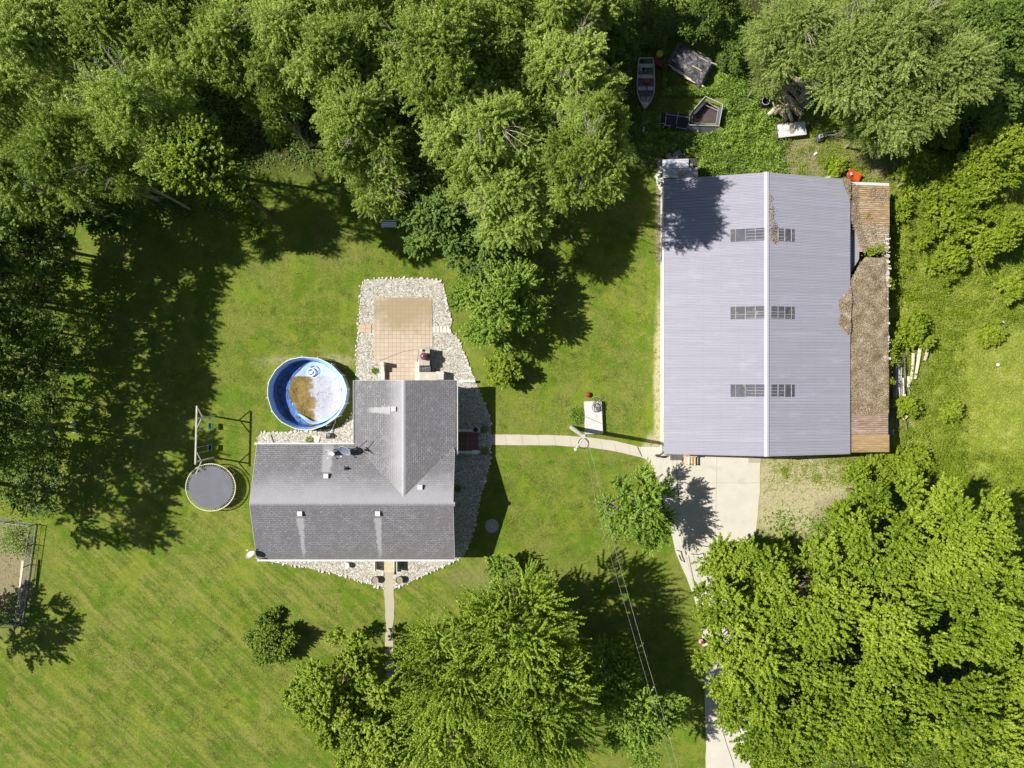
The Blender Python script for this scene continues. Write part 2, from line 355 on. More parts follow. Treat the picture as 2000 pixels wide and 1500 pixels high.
# border stones: a few shared shapes
def stone_mesh(seed):
    rg = random.Random(seed); bm = bmesh.new(); bmesh.ops.create_icosphere(bm, subdivisions=1, radius=0.5)
    for v in bm.verts: v.co *= rg.uniform(0.8, 1.15)
    for v in bm.verts: v.co.z *= 0.62
    me = bpy.data.meshes.new('edging_stone'); bm.to_mesh(me); bm.free(); me.materials.append(WHITE_ST); me.shade_smooth(); return me
stones = [stone_mesh(i) for i in range(6)]
def edge_line(pts, gap=0.27, size=(0.18, 0.34), seed=1, label='', group=''):
    rg = random.Random(seed); q = pxpoly(pts)
    for a, b in zip(q[:-1], q[1:]):
        L = (b - a).length; k = max(1, int(L / gap))
        for j in range(k):
            p = a.lerp(b, (j + rg.uniform(-.2, .2)) / k); s = rg.uniform(*size) * rg.choice((.6, .8, 1, 1.1))
            o = bpy.data.objects.new('edging_stone', rg.choice(stones)); COL.objects.link(o)
            o.location = (p.x + rg.uniform(-.08, .08), p.y + rg.uniform(-.08, .08), 0.06); o.rotation_euler.z = rg.uniform(0, 6.28)
            o.scale = (s, s * rg.uniform(.6, .85), s * 0.7); tag(o, label, 'stone', group)
edge_line([(705,559),(714,546),(780,543),(854,545),(866,557),(875,595),(883,632)], .31, seed=1, label='white edging stone round the top of the patio gravel', group='edging stones of the patio gravel')
edge_line([(884,654),(891,655),(906,689),(927,741),(933,756),(946,787),(958,819),(960,838)], .31, seed=2, label='white edging stone along the curved gravel east of the house', group='edging stones east of the house')
edge_line([(946,870),(958,872),(956,907),(943,951),(932,1006),(919,1058),(908,1080)], .27, seed=3, label='white edging stone between shaded gravel and lawn, south of the porch', group='edging stones south of the porch')
edge_line([(896,1092),(870,1104),(818,1128),(787,1143),(771,1148)], .32, seed=4, label='white edging stone right of the front path', group='edging stones right of the front path')
edge_line([(749,1148),(722,1141),(662,1123),(592,1107),(527,1097)], .32, seed=5, label='white edging stone left of the front path', group='edging stones left of the front path')
edge_line([(503,866),(502,855),(510,845),(560,843),(600,842),(650,838),(669,832),(685,815),(691,800)], .31, seed=6, label='pale edging stone between pool and house', group='edging stones by the pool')
edge_line([(697,741),(696,702),(699,650),(704,570)], .36, seed=7, label='white edging stone on the left side of the patio gravel', group='edging stones left of the patio')
# ================================================================ house
HE, HR, HN = 3.2, 4.7, 4.51                     # eave, main ridge, north-wing ridge
XW, XE, YN, YS, YR = -19.6, -4.41, -4.64, -13.49, -8.98
NW_, NE_, NG, NX = -12.08, -4.29, 0.27, -8.12
NY_ = YR + (HR - HN) / ((HR - HE) / (YN - YR))   # where the wing's ridge meets the main slope
def shingle(name, along_x):
    m = M(name, 0.92, 0.25)
    vec = m.mapping((1, 1, 1), (0, 0, 0 if along_x else math.pi / 2))
    br = m.n('ShaderNodeTexBrick'); m.put(br.inputs['Vector'], vec); br.inputs['Scale'].default_value = 1.0
    br.inputs['Brick Width'].default_value = 0.34; br.inputs['Row Height'].default_value = 0.15; br.inputs['Mortar Size'].default_value = 0.026
    br.inputs['Mortar Smooth'].default_value = 0.4; br.inputs['Bias'].default_value = -0.1
    br.inputs['Color1'].default_value = (0.225, 0.222, 0.232, 1); br.inputs['Color2'].default_value = (0.165, 0.163, 0.175, 1); br.inputs['Mortar'].default_value = (0.095, 0.095, 0.11, 1)
    c = br.outputs[0]; x, y, z = m.xyz()
    blotch = m.noise(0.55, 5, 0.6)
    c = m.mix(m.math('MULTIPLY', m.step(blotch, 0.44, 0.58), 0.65), c, (0.135, 0.132, 0.142))
    c = m.mix(m.math('MULTIPLY', m.step(m.noise(3.1, 5, 0.75), 0.53, 0.64), 0.4), c, (0.30, 0.295, 0.30))
    c = m.mix(m.math('MULTIPLY', m.step(m.noise(13, 4, 0.8), 0.52, 0.68), 0.7), c, (0.40, 0.39, 0.41))
    c = m.mix(m.math('MULTIPLY', m.step(m.noise(8, 4, 0.8), 0.52, 0.36), 0.55), c, (0.10, 0.10, 0.115))
    # weathering: granules worn pale close to the ridges and below the metal vents
    if along_x:
        north = m.step(y, YR, YR + 0.12)
        k = m.math('MULTIPLY', m.math('MULTIPLY', north, m.math('SUBTRACT', 1.0, m.step(m.math('ADD', y, m.math('MULTIPLY', m.noise(0.8, 4), 1.6)), YR + 1.0, YR + 3.6))), 0.75)
        c = m.mix(k, c, (0.37, 0.365, 0.395))
        c = m.mix(m.math('MULTIPLY', m.math('SUBTRACT', 1.0, m.step(m.math('ABSOLUTE', m.math('SUBTRACT', y, YR)), 0.02, 0.16)), 0.35), c, (0.40, 0.40, 0.43))
        c = m.mix(m.math('MULTIPLY', m.step(m.math('ADD', m.math('MULTIPLY', y, -1), m.math('MULTIPLY', blotch, 0.8)), 12.9, 13.8), 0.35), c, (0.17, 0.16, 0.15))
        streaks = [(586, 1010, 1093, 0.62, 0.16), (738, 1010, 1093, 0.62, 0.22), (634, 924, 866, 0.75, 0.95)]
        for px, y0, y1, w0, w1 in streaks:
            X = P(px, 1000, 4.3).x; Y0 = P(px, y0, 4.3).y; Y1 = P(px, y1, 3.5).y
            t = m.math('DIVIDE', m.math('SUBTRACT', y, Y0), Y1 - Y0)
            wd = m.math('ADD', w0 / 2, m.math('MULTIPLY', t, (w1 - w0) / 2))
            dx = m.math('ABSOLUTE', m.math('ADD', m.math('SUBTRACT', x, X), m.math('MULTIPLY', m.math('SUBTRACT', m.noise(2.2, 3), 0.5), 0.45)))
            e = m.math('SUBTRACT', 1.0, m.step(m.math('DIVIDE', dx, wd), 0.5, 1.3))
            inside = m.math('MULTIPLY', m.step(t, 0.0, 0.03), m.math('SUBTRACT', 1.0, m.step(t, 0.7, 1.15)))
            c = m.mix(m.math('MULTIPLY', m.math('MULTIPLY', e, inside), 0.5), c, (0.47, 0.465, 0.485))
    else:
        d = m.math('SUBTRACT', NX, x)
        k = m.math('MULTIPLY', m.math('MULTIPLY', m.step(d, -0.05, 0.05), m.math('SUBTRACT', 1.0, m.step(m.math('ADD', d, m.math('MULTIPLY', m.noise(0.9, 4), 1.1)), 0.5, 2.4))), 0.8)
        c = m.mix(k, c, (0.37, 0.365, 0.395))
        c = m.mix(m.math('MULTIPLY', m.math('SUBTRACT', 1.0, m.step(m.math('ABSOLUTE', d), 0.04, 0.26)), 0.55), c, (0.46, 0.455, 0.49))
        X0 = P(762, 799, 4.3).x; X1 = P(715, 799, 3.6).x; Y = P(762, 801, 4.2).y
        t = m.math('DIVIDE', m.math('SUBTRACT', x, X0), X1 - X0)
        dy = m.math('ABSOLUTE', m.math('ADD', m.math('SUBTRACT', y, Y), m.math('MULTIPLY', m.math('SUBTRACT', m.noise(2.5, 3), 0.5), 0.3)))
        wd = m.math('SUBTRACT', 0.30, m.math('MULTIPLY', t, 0.17))
        e = m.math('SUBTRACT', 1.0, m.step(m.math('DIVIDE', dy, wd), 0.6, 1.4))
        c = m.mix(m.math('MULTIPLY', m.math('MULTIPLY', e, m.math('MULTIPLY', m.step(t, 0, .03), m.math('SUBTRACT', 1.0, m.step(t, 0.6, 1.1)))), 0.6), c, (0.47, 0.465, 0.48))
        c = m.mix(m.math('MULTIPLY', m.math('MULTIPLY', m.step(m.math('MULTIPLY', y, -1), 5.6, 7.6), m.step(m.noise(1.6, 4, .7), .4, .6)), 0.25), c, (0.20, 0.19, 0.16))
    m.col(c)
    saw = m.math('FRACT', m.math('DIVIDE', y if along_x else x, 0.15))
    m.bump(m.math('ADD', saw, m.math('MULTIPLY', m.noise(40, 2), 0.5)), 0.55, 0.03)
    return m.m
SHX, SHY = shingle('shingles_main', True), shingle('shingles_wing', False)
SIDING = plain('white_siding', (0.72, 0.71, 0.67), 0.6, var=0.06)
TRIM = plain('white_trim', (0.66, 0.655, 0.64), 0.45, var=0.05)
GLASS = plain('dark_window_glass', (0.03, 0.035, 0.04), 0.08, spec=0.6, var=0.1)
hs = thing('house', (-12.0, -7.0, 0), 'single-storey house with grey shingle cross-gable roof in the middle of the lawn', 'house')
T = 0.14
rm = MB().slab([(XW, YS, HE), (XE, YS, HE), (XE, YR, HR), (XW, YR, HR)], T).slab([(XW, YR, HR), (XE, YR, HR), (XE, YN, HE), (XW, YN, HE)], T)
mroof = rm.build('roof', SHX, hs)
rn = MB()
vy = YN - (NE_ - XE) * 0   # valley foot
rn.slab([(NW_, NG, HE), (NX, NG, HN), (NX, NY_, HN + 0.012), (NW_, YN, HE + 0.012)], T)
rn.slab([(NX, NG, HN), (NE_, NG, HE), (NE_, YN - 0.35, HE), (NE_ - 0.14, YN - 0.35, HE + 0.05), (NX, NY_, HN + 0.012)], T)
wroof = rn.build('wing_roof', SHY, hs)
cap = MB(); k = 0.30
xx = XW + 0.05
while xx < XE - 0.1:
    for sgn in (1, -1):
        cap.box((xx + k / 2, YR + sgn * 0.075, HR - 0.012), (k - 0.008, 0.17, 0.018), rx=-sgn * 0.33)
    xx += k
cap.build('ridge_cap', SHX, mroof)
cap = MB(); yy = NG - 0.05
while yy > NY_ + 0.1:
    for sgn in (1, -1):
        cap.box((NX + sgn * 0.075, yy - k / 2, HN - 0.010), (0.17, k - 0.008, 0.018), ry=sgn * 0.33)
    yy -= k
cap.build('ridge_cap', SHY, wroof)
wl = MB(); o_ = 0.42
wl.box(((XW + XE) / 2, (YS + YN) / 2, (HE - .05) / 2), (XE - XW - 2 * o_, YN - YS - 2 * o_, HE - .05))
wl.box(((NW_ + NE_) / 2, (NG + YN) / 2 - .6, (HE - .05) / 2), (NE_ - NW_ - 2 * o_, NG - YN - 2 * o_ + 1.2, HE - .053))
for X in (XW + o_, XE - o_):
    wl.add([(X - .06, YS + o_, HE - .1), (X + .06, YS + o_, HE - .1), (X + .06, YN - o_, HE - .1), (X - .06, YN - o_, HE - .1), (X - .06, YR, HR - .17), (X + .06, YR, HR - .17)],
           [(0, 4, 5, 1), (3, 2, 5, 4), (0, 3, 4), (1, 5, 2)])
wl.add([(NW_ + o_, NG - o_ + .06, HE - .1), (NE_ - o_, NG - o_ + .06, HE - .1), (NX, NG - o_ + .06, HN - .17), (NW_ + o_, NG - o_ - .06, HE - .1), (NE_ - o_, NG - o_ - .06, HE - .1), (NX, NG - o_ - .06, HN - .17)], [(0, 1, 2), (3, 5, 4)])
wl.build('wall', SIDING, hs)
# soffit, gutters, fascia
def gutter(a, b, outx, outy):
    a, b = Vector(a), Vector(b); d = (b - a); L = d.length; c = (a + b) / 2 + Vector((outx * .055, outy * .055, -.09))
    return MB().box(c, (L, .02, .10) if abs(d.x) > abs(d.y) else (.02, L, .10))
for a, b, ox, oy in (((NW_, NG, HE), (NW_, YN + .1, HE), -1, 0), ((NE_, NG, HE), (NE_, YN - .85, HE), 1, 0), ((XW, YS, HE), (XE, YS, HE), 0, -1), ((XW, YN, HE), (NW_ - .1, YN, HE), 0, 1)):
    gm = MB(); A = Vector(a); B = Vector(b); L = (B - A).length; c = (A + B) / 2
    hx = abs((B - A).x) > abs((B - A).y)
    for off, h, w in ((.115, .10, .028), (.06, .014, .10)):
        cc = c + Vector((ox * off, oy * off, -.05 if h > .05 else -.10))
        gm.box(cc, (L, w, h) if hx else (w, L, h))
    gm.build('gutter', TRIM, hs)
fs = MB()
for x_ in (XW - .012, XE + .012):
    if x_ > -10: fs.slab([(x_ - .01, YS, HE + .002), (x_ + .01, YS, HE + .002), (x_ + .01, YR, HR + .002), (x_ - .01, YR, HR + .002)], .16); fs.slab([(x_ - .01, YR, HR), (x_ + .01, YR, HR), (x_ + .01, YN - .4, HE + .14), (x_ - .01, YN - .4, HE + .14)], .16)
    else: fs.slab([(x_ - .01, YS, HE), (x_ + .01, YS, HE), (x_ + .01, YR, HR), (x_ - .01, YR, HR)], .16); fs.slab([(x_ - .01, YR, HR), (x_ + .01, YR, HR), (x_ + .01, YN, HE), (x_ - .01, YN, HE)], .16)
fs.slab([(NW_, NG + .004, HE), (NW_, NG + .026, HE), (NX, NG + .026, HN), (NX, NG + .004, HN)], .16); fs.slab([(NX, NG + .004, HN), (NX, NG + .026, HN), (NE_, NG + .026, HE), (NE_, NG + .004, HE)], .16)
fs.build('fascia', plain('grey_fascia', (0.52, 0.51, 0.52), 0.5, var=.08), hs)
def window(c, w, h, axis):
    t = .05
    f = MB().box(c, (w + .14, t, h + .14) if axis == 'x' else (t, w + .14, h + .14)).build('window', TRIM, hs)
    MB().box(c, (w, t + .02, h) if axis == 'x' else (t + .02, w, h)).build('pane', GLASS, f)
for x_ in (-18, -15.7, -8.0, -6.0): window((x_, YS + o_ - .02, 1.75), 1.0, 1.1, 'x')
for x_ in (-18, -15.2): window((x_, YN - o_ + .02, 1.75), .9, .9, 'x')
for y_ in (-7.0, -10.8): window((XW + o_ - .02, y_, 1.75), 1.0, 1.1, 'y')
for y_ in (-1.5, -7.2, -11.4): window((XE - o_ + .02 if y_ < -5 else NE_ - o_ + .02, y_, 1.75), 1.0, 1.1, 'y')
DOORM = plain('door_brown', (0.16, 0.09, 0.06), 0.5)
for c_, s_ in (((P(761, 1080, 1).x, YS + o_ - .03, 1.25), (.95, .06, 2.05)), ((P(784, 750, 1).x, NG - o_ + .03, 1.25), (1.6, .06, 2.05)), ((NE_ - o_ + .03, P(900, 860, 1).y, 1.25), (.06, .95, 2.05))):
    d = MB().box(c_, s_).build('door', DOORM, hs); MB().box((c_[0] + (.35 if s_[1] < .1 else .05), c_[1] + (-.06 if c_[1] < -10 else .06 if s_[1] < .1 else .35), 1.15), (.05, .05, .05)).build('handle', TRIM, d)
# box vents on the roof
VM = plain('vent_metal', (0.60, 0.59, 0.57), 0.5, var=.12)
def roofz(X, Y):
    zm = HR - abs(Y - YR) * (HR - HE) / (YN - YR)
    zn = HN - abs(X - NX) * (HN - HE) / (NE_ - NX) if Y > NY_ and NW_ < X < NE_ else -1
    return max(zm, zn)
for px, py in ((768, 799), (634, 931), (586, 1003), (738, 1003), (820, 952)):
    p = P(px, py, 4.55); z = roofz(p.x, p.y) - .03
    MB().lathe((p.x, p.y, z), [(.15, 0), (.15, .16)], 4).box((p.x, p.y, z + .20), (.36, .36, .09), 0).build('vent', VM, mroof if py > 850 else wroof, bevel=.015)
p = P(674, 916, 4.3); z = roofz(p.x, p.y)
pv = MB().lathe((p.x, p.y, z - .02), [(.055, 0), (.055, .42), (.04, .42), (.04, .1)], 12); pv.box((p.x, p.y, z + .015), (.38, .3, .012), rx=-.33)
pv.build('vent_pipe', plain('pipe_black', (0.03, 0.03, 0.032), 0.6), mroof)

# porch (east), front stoop (south), back stoop (north)
p0, p1 = P(893, 842, .25), P(934, 882, .25)
struct('porch', MB().box(((NE_ - o_ + p1.x) / 2, (p0.y + p1.y) / 2, .14), (p1.x - NE_ + o_, p0.y - p1.y, .28)), TILE)
for n_, (py, lab) in enumerate(((841, 'low white wall on the upper side of the tiled porch'), (883, 'low white wall on the lower side of the tiled porch'))):
    a = P(893, py, .5); b = P(934, py, .5)
    tag(MB().box(((a.x + b.x) / 2 - .05, a.y, .27), (b.x - a.x + .35, .16, .54)).box(((a.x + b.x) / 2 - .05, a.y, .56), (b.x - a.x + .42, .22, .05)).build('porch_wall', TRIM, bevel=.01), lab, 'low wall')
pt_ = plain('planter_dark', (0.05, 0.05, 0.055), 0.6)
t = thing('planter_box', P(929, 839, .59), 'square pale planter holding a black pot at the porch corner', 'planter')
MB().box(P(930, 839, .68), (.62, .46, .17)).build('box', plain('pale_box', (0.55, 0.55, 0.54), .6), t, bevel=.01); MB().lathe(P(929, 839, .765), [(.17, 0), (.2, .10), (.18, .10), (.15, .03)], 20).build('pot', pt_, t)
tag(MB().box(P(928, 883, .65), (.46, .32, .12)).build('storage_box', plain('light_grey_box', (0.72, 0.74, 0.75), .5), bevel=.02), 'small light grey box resting on the lower porch wall', 'box')
def pot(name, px, py, r, h, rgb, label, group=None, soil=(.12, .11, .07)):
    t = thing(name, P(px, py, .05), label, 'plant pot', group)
    b = P(px, py, .05)
    MB().lathe(b, [(r * .72, 0), (r, h), (r * .86, h), (r * .80, h - .06)], 28).build('pot', plain(name + '_clay', rgb, .75, var=.12), t, smooth=False)
    MB().lathe(b, [(r * .82, h - .09), (r * .4, h - .075), (0.01, h - .07)], 20).build('soil', plain(name + '_soil', soil, .95, var=.4, scale=20), t)
pot('white_pot', 679, 1102, .235, .48, (.74, .73, .70), 'small white round pot on the gravel below the front eave')
pot('stone_planter', 734, 1130, .30, .50, (.27, .245, .19), 'large dark-rimmed round planter left of the front path', soil=(.40, .36, .26))
pot('stone_planter', 781, 1130, .30, .50, (.24, .23, .16), 'large round stone planter of greenish soil right of the front path', soil=(.33, .31, .20))
pot('black_pot', 896, 800, .20, .45, (.48, .48, .49), 'round white-rimmed pot with dark inside on the shaded gravel east of the house', soil=(.01, .01, .01))
# front stoop
st_ = thing('front_stoop', P(762, 1105, .05), 'tan front stoop slab between two thin white side walls', 'stoop')
MB().box(P(761.5, 1103, .3), (.82, 1.1, .58)).build('landing', plain('tan_concrete', (0.50, 0.42, 0.30), .8), st_, bevel=.01)
MB().box(P(761, 1117.5, .12), (.74, .34, .24)).build('step', CONC2, st_)
for px in (733.5, 776.5): MB().box(P(px, 1103.5, .45), (.05, .90, .90)).build('side_wall', TRIM, st_)
# back stoop: stepped white wall left, kitchen counters right
BS = plain('white_masonry', (0.58, 0.55, 0.49), .8, var=.1)
t = thing('garden_wall', P(749, 725, .05), 'stepped white masonry wall left of the back door on the patio', 'low wall')
MB().box(P(748.5, 711, .55), (.28, .30, 1.10)).build('pillar', BS, t, bevel=.01)
MB().box(P(748.5, 719.5, .36), (.26, .42, .72)).build('step_block', BS, t); MB().box(P(748.5, 733, .24), (.30, .72, .48)).build('wall', BS, t)
t = thing('garden_wall', P(816, 725, .05), 'plain white masonry wall right of the back door on the patio', 'low wall')
MB().box(P(815.5, 725, .4), (.25, 1.45, .80)).build('wall', BS, t); MB().box(P(815.5, 725, .82), (.30, 1.5, .05)).build('coping', BS, t, bevel=.01)
t = thing('grill_counter', P(829, 696, .05), 'tall square stone counter under the maroon kettle grill beside the patio', 'counter')
MB().box(P(829, 697, .55), (.76, 1.30, 1.0)).build('base', plain('stone_base', (0.42, 0.38, 0.31), .85), t); MB().box(P(829, 697, 1.08), (.84, 1.38, .07)).build('top', plain('stone_top', (0.40, 0.37, 0.31), .7), t, bevel=.01)
q = P(828.5, 696, 1.12)
t = thing('kettle_grill', q, 'round maroon kettle grill standing on the stone counter', 'grill')
MAR = plain('maroon_enamel', (0.20, 0.07, 0.095), .25, spec=.6, var=.08)
MB().lathe(q, [(.14, 0), (.27, .14), (.30, .28)], 28).build('bowl', MAR, t, smooth=True)
lid = MB().lathe(q, [(.305, .285), (.30, .34), (.24, .46), (.14, .54), (.02, .57)], 28).build('lid', MAR, t, smooth=True)
MB().lathe(q + Vector((0, 0, .57)), [(.05, 0), (.06, .03), (.03, .06)], 12).build('knob', pt_, lid)
MB().box(q + Vector((.33, .02, .2)), (.16, .2, .05)).build('side_handle', pt_, t)
t = thing('gas_grill', P(831, 721, .05), 'black open grill with bright grate between the two counters', 'grill')
MB().box(P(831, 721, .42), (.95, .42, .80)).build('body', pt_, t)
gr = MB()
for i in range(7): gr.box(P(822 + 3 * i, 721, .84), (.02, .36, .02))
gr.box(P(833, 718.5, .85), (.6, .03, .03), .2).build('grate', plain('bright_steel', (.6, .6, .62), .3, metal=.8), t)
t = thing('stone_counter', P(840, 734, .05), 'low pale stone counter against the back wall of the house', 'counter')
MB().box(P(836.5, 734.5, .44), (1.35, .58, .86)).build('base', plain('stone_base2', (.50, .47, .40), .85), t); MB().box(P(836.5, 734.5, .89), (1.42, .64, .06)).build('top', plain('cream_top', (.47, .44, .37), .6, scale=3, var=.2), t, bevel=.01)
t = thing('metal_cabinet', P(860, 733, .05), 'pale metal cabinet at the right end of the stone counter', 'cabinet')
MB().box(P(860, 733.5, .46), (.62, .66, .9)).build('body', plain('pale_metal', (.48, .47, .46), .4), t, bevel=.01); MB().box(P(860, 730, .935), (.6, .05, .03)).build('rail', TRIM, t)
tag(MB().lathe(P(824, 684, 1.12), [(.08, 0), (.1, .2), (.06, .26)], 14).build('jug', TRIM), 'small white jug on the top corner of the grill counter', 'jug')
cp = [P(744 + 80 * i / 14, 703.5 - 20 * math.sin(i / 14 * math.pi * .62) / 1.0 + .0 * i, .10 + (1.0 if i > 13 else 0)) for i in range(15)]
tag(MB().tube([P(742, 704, .11), P(756, 699, .11), P(772, 692, .11), P(790, 686, .11), P(808, 683, .11), P(820, 683, .11)], .012, 6).build('cord', plain('orange_cord', (.30, .12, .05), .6)), 'thin brown cord lying in a curve across the patio', 'cord')
wallN = MB().box(P(912, 744.5, .2), (1.3, .14, .4)).box(P(912, 744.5, .42), (1.35, .2, .05))
tag(wallN.build('border_wall', TRIM), 'short low white wall from the house corner to the lawn', 'low wall')

# satellite dishes and antenna
DISH = plain('dish_grey', (.62, .62, .62), .5, var=.05); DISHD = plain('dish_blue_grey', (.16, .18, .25), .5, var=.05)
def dish(name, px, py, h, r, az, el, mat, label, base, armlen=.5):
    c = P(px, py, h); t = thing(name, base, label, 'satellite dish', 'satellite dishes on the roof')
    d = Vector((math.cos(az) * math.cos(el), math.sin(az) * math.cos(el), math.sin(el))); rot = d.to_track_quat('Z', 'Y').to_matrix()
    vs = []; fs = []; n = 28; rr = [0.0, .35, .7, 1.0]
    for side in (0, 1):
        for q in rr:
            for k in range(n):
                a = 2 * math.pi * k / n
                vs.append(c + rot @ Vector((r * q * math.cos(a), r * .9 * q * math.sin(a), r * .18 * q * q - .015 * side)))
    m_ = len(rr) * n
    for side in (0, 1):
        for i in range(len(rr) - 1):
            for k in range(n):
                a = side * m_ + i * n + k; b = side * m_ + i * n + (k + 1) % n; f = (a, b, b + n, a + n); fs.append(f if side == 0 else tuple(reversed(f)))
    for k in range(n):
        a = (len(rr) - 1) * n + k; b = (len(rr) - 1) * n + (k + 1) % n; fs.append((a, a + m_, b + m_, b))
    MB().add(vs, fs).build('reflector', mat, t, smooth=True)
    rim = MB(); rp = [c + rot @ Vector((r * math.cos(2 * math.pi * k / n), r * .9 * math.sin(2 * math.pi * k / n), r * .18)) for k in range(n + 1)]
    rim.tube(rp, .014, 6, False).build('rim', DISH, t)
    MB().tube([base, Vector((base[0], base[1], c.z - .15)), c - d * .05], .03, 8).build('mast', DISH, t)
    tip = c + d * (r * 1.35) - (rot @ Vector((0, 1, 0))) * r * .25
    a = MB().tube([c - (rot @ Vector((0, 1, 0))) * r * .85 + d * .05, tip], .018, 6).build('arm', DISH, t)
    MB().box(tip, (.12, .08, .08)).build('receiver', DISH, a)
b1 = P(652, 878, 3.4); b1.z = roofz(b1.x, b1.y)
dish('satellite_dish', 645, 883, 3.95, .36, R_(255), R_(38), DISH, 'smaller pale satellite dish at the upper roof edge', b1)
b2 = P(678, 876, 3.4); b2.z = roofz(b2.x, b2.y)
dish('satellite_dish', 674, 879, 4.15, .46, R_(245), R_(48), DISHD, 'larger blue-grey satellite dish at the upper roof edge', b2)
b3 = Vector((XW - .02, P(0, 1086, 2.6).y, 2.6))
dish('satellite_dish', 489, 1084, 3.9, .36, R_(110), R_(35), DISH, 'white satellite dish on a bracket off the lower left roof corner', Vector((XW + o_ - .03, b3.y, 2.7)))
ab = P(703, 879, 3.6); ab.z = roofz(ab.x, ab.y); t = thing('antenna', ab, 'black television antenna lying low over the roof beside the dishes', 'antenna')
BLK = plain('antenna_black', (.012, .012, .014), .5); top = P(704, 880, 4.2)
MB().tube([ab, top], .03, 8).build('mast', BLK, t)
MB().tube([P(692, 878, 4.15), P(697, 877, 4.2), P(704, 881, 4.2)], .05, 6).tube([P(696, 873, 4.22), P(719, 888, 4.22)], [.07, .02], 6).tube([P(700, 875, 4.24), P(717, 860, 4.24)], [.02, .035], 6).build('element', BLK, t)

# ================================================================ metal shed
SE_, SR_ = 3.2, 5.0
SXW, SXR, SXE, SYN, SYS = 11.66, 18.92, 25.98, 15.72, -5.36
sh = thing('metal_shed', (18.9, 5.2, 0), 'long metal shed with ribbed pale lavender roof and six dark skylights', 'shed')
def metal(name, rgb, var=.06, rust=0.0, dirt=(.3, .28, .27), sc=.5):
    m = M(name, .42, .45, 0.0)
    vec = m.mapping((.25, 2.2, 1)); nz = m.noise(sc * 2, 5, .6, vec=vec)
    c = m.ramp(nz, [(.3, tuple(v * (1 - var) for v in rgb)), (.7, tuple(v * (1 + var) for v in rgb))])
    c = m.mix(m.math('MULTIPLY', m.step(m.noise(.7, 6, .7), .56, .76), .25), c, dirt)
    x, y, z = m.xyz(); fr = m.math('FRACT', m.math('DIVIDE', m.math('SUBTRACT', y, SYS), .2343))
    ln = m.math('SUBTRACT', 1.0, m.step(m.math('ABSOLUTE', m.math('SUBTRACT', fr, .30)), .04, .13))
    c = m.mix(m.math('MULTIPLY', ln, m.math('ADD', .45, m.math('MULTIPLY', nz, .7))), c, tuple(v * .42 for v in rgb))
    c = m.mix(m.math('MULTIPLY', m.step(m.noise(6, 3, .8), .70, .78), .4), c, (.35, .30, .26))
    wn_ = m.n('ShaderNodeTexWhiteNoise'); wn_.noise_dimensions = '1D'; m.put(wn_.inputs['W'], m.math('FLOOR', m.math('DIVIDE', m.math('SUBTRACT', y, SYS), .9372)))
    c = m.mix(m.math('MULTIPLY', wn_.outputs[0], .35), c, tuple(v * .80 for v in rgb))
    lap = m.math('FRACT', m.math('DIVIDE', m.math('SUBTRACT', y, SYS), .9372)); c = m.mix(m.math('MULTIPLY', m.math('SUBTRACT', 1.0, m.step(lap, .0, .035)), .5), c, tuple(v * .4 for v in rgb))
    sx_ = m.math('FRACT', m.math('DIVIDE', x, 1.21)); sy_ = m.math('FRACT', m.math('DIVIDE', y, .2343))
    dot = m.math('MULTIPLY', m.math('SUBTRACT', 1.0, m.step(sx_, .0, .04)), m.math('SUBTRACT', 1.0, m.step(m.math('ABSOLUTE', m.math('SUBTRACT', sy_, .5)), .10, .22)))
    c = m.mix(m.math('MULTIPLY', dot, .5), c, tuple(v * .35 for v in rgb))
    c = m.mix(m.math('MULTIPLY', m.step(m.noise(.9, 6, .75, vec=m.mapping((.35, 1.6, 1))), .52, .66), .3), c, tuple(v * 1.22 for v in rgb))
    m.col(c); m.put(m.b.inputs['Roughness'], m.math('ADD', .36, m.math('MULTIPLY', m.noise(1.3, 3), .25))); return m.m
SHM = metal('shed_paint', (.318, .312, .375))
def ribbed(x0, z0, x1, z1, y0, y1, pitch=.2343, h=.028, w=.05, t=.02, ends=None):
    """corrugated sheet: ribs run up the slope, profile stepped along y"""
    mb = MB(); prof = []; y = y0
    while y < y1 - 1e-3:
        prof += [(y, 0), (y + pitch - w * 1.6, 0), (y + pitch - w * 1.15, h), (y + pitch - w * .45, h)]; y += pitch
    prof.append((y1, 0)); prof = [p for p in prof if p[0] <= y1 + 1e-6]
    vs = []; n = len(prof)
    for (x, z) in ((x0, z0), (x1, z1)):
        for (y, dz) in prof: vs.append((x, y, z + dz))
    for (x, z) in ((x0, z0), (x1, z1)):
        for (y, dz) in prof: vs.append((x, y, z + dz - t))
    fs = []
    for i in range(n - 1):
        f = (i, i + n, i + n + 1, i + 1); fs.append(f if x1 > x0 else tuple(reversed(f)))
        g_ = tuple(v + 2 * n for v in f); fs.append(tuple(reversed(g_)) if x1 > x0 else g_)
        fs.append((i, i + 1, i + 1 + 2 * n, i + 2 * n)); fs.append((i + n, i + n + 2 * n, i + n + 1 + 2 * n, i + n + 1))
    fs.append((0, 2 * n, 3 * n, n)); fs.append((n - 1, 2 * n - 1, 4 * n - 1, 3 * n - 1))
    return mb.add(vs, fs)
ra = ribbed(SXW, SE_, SXR - .02, SR_, SYS, SYN).build('roof', SHM, sh)
rb = ribbed(SXR + .02, SR_, SXE, SE_, SYS, SYN).build('roof', metal('shed_paint_light_offset', (.362, .356, .42)), sh)  # same paint as the west slope, toned lighter to offset the unequal sun
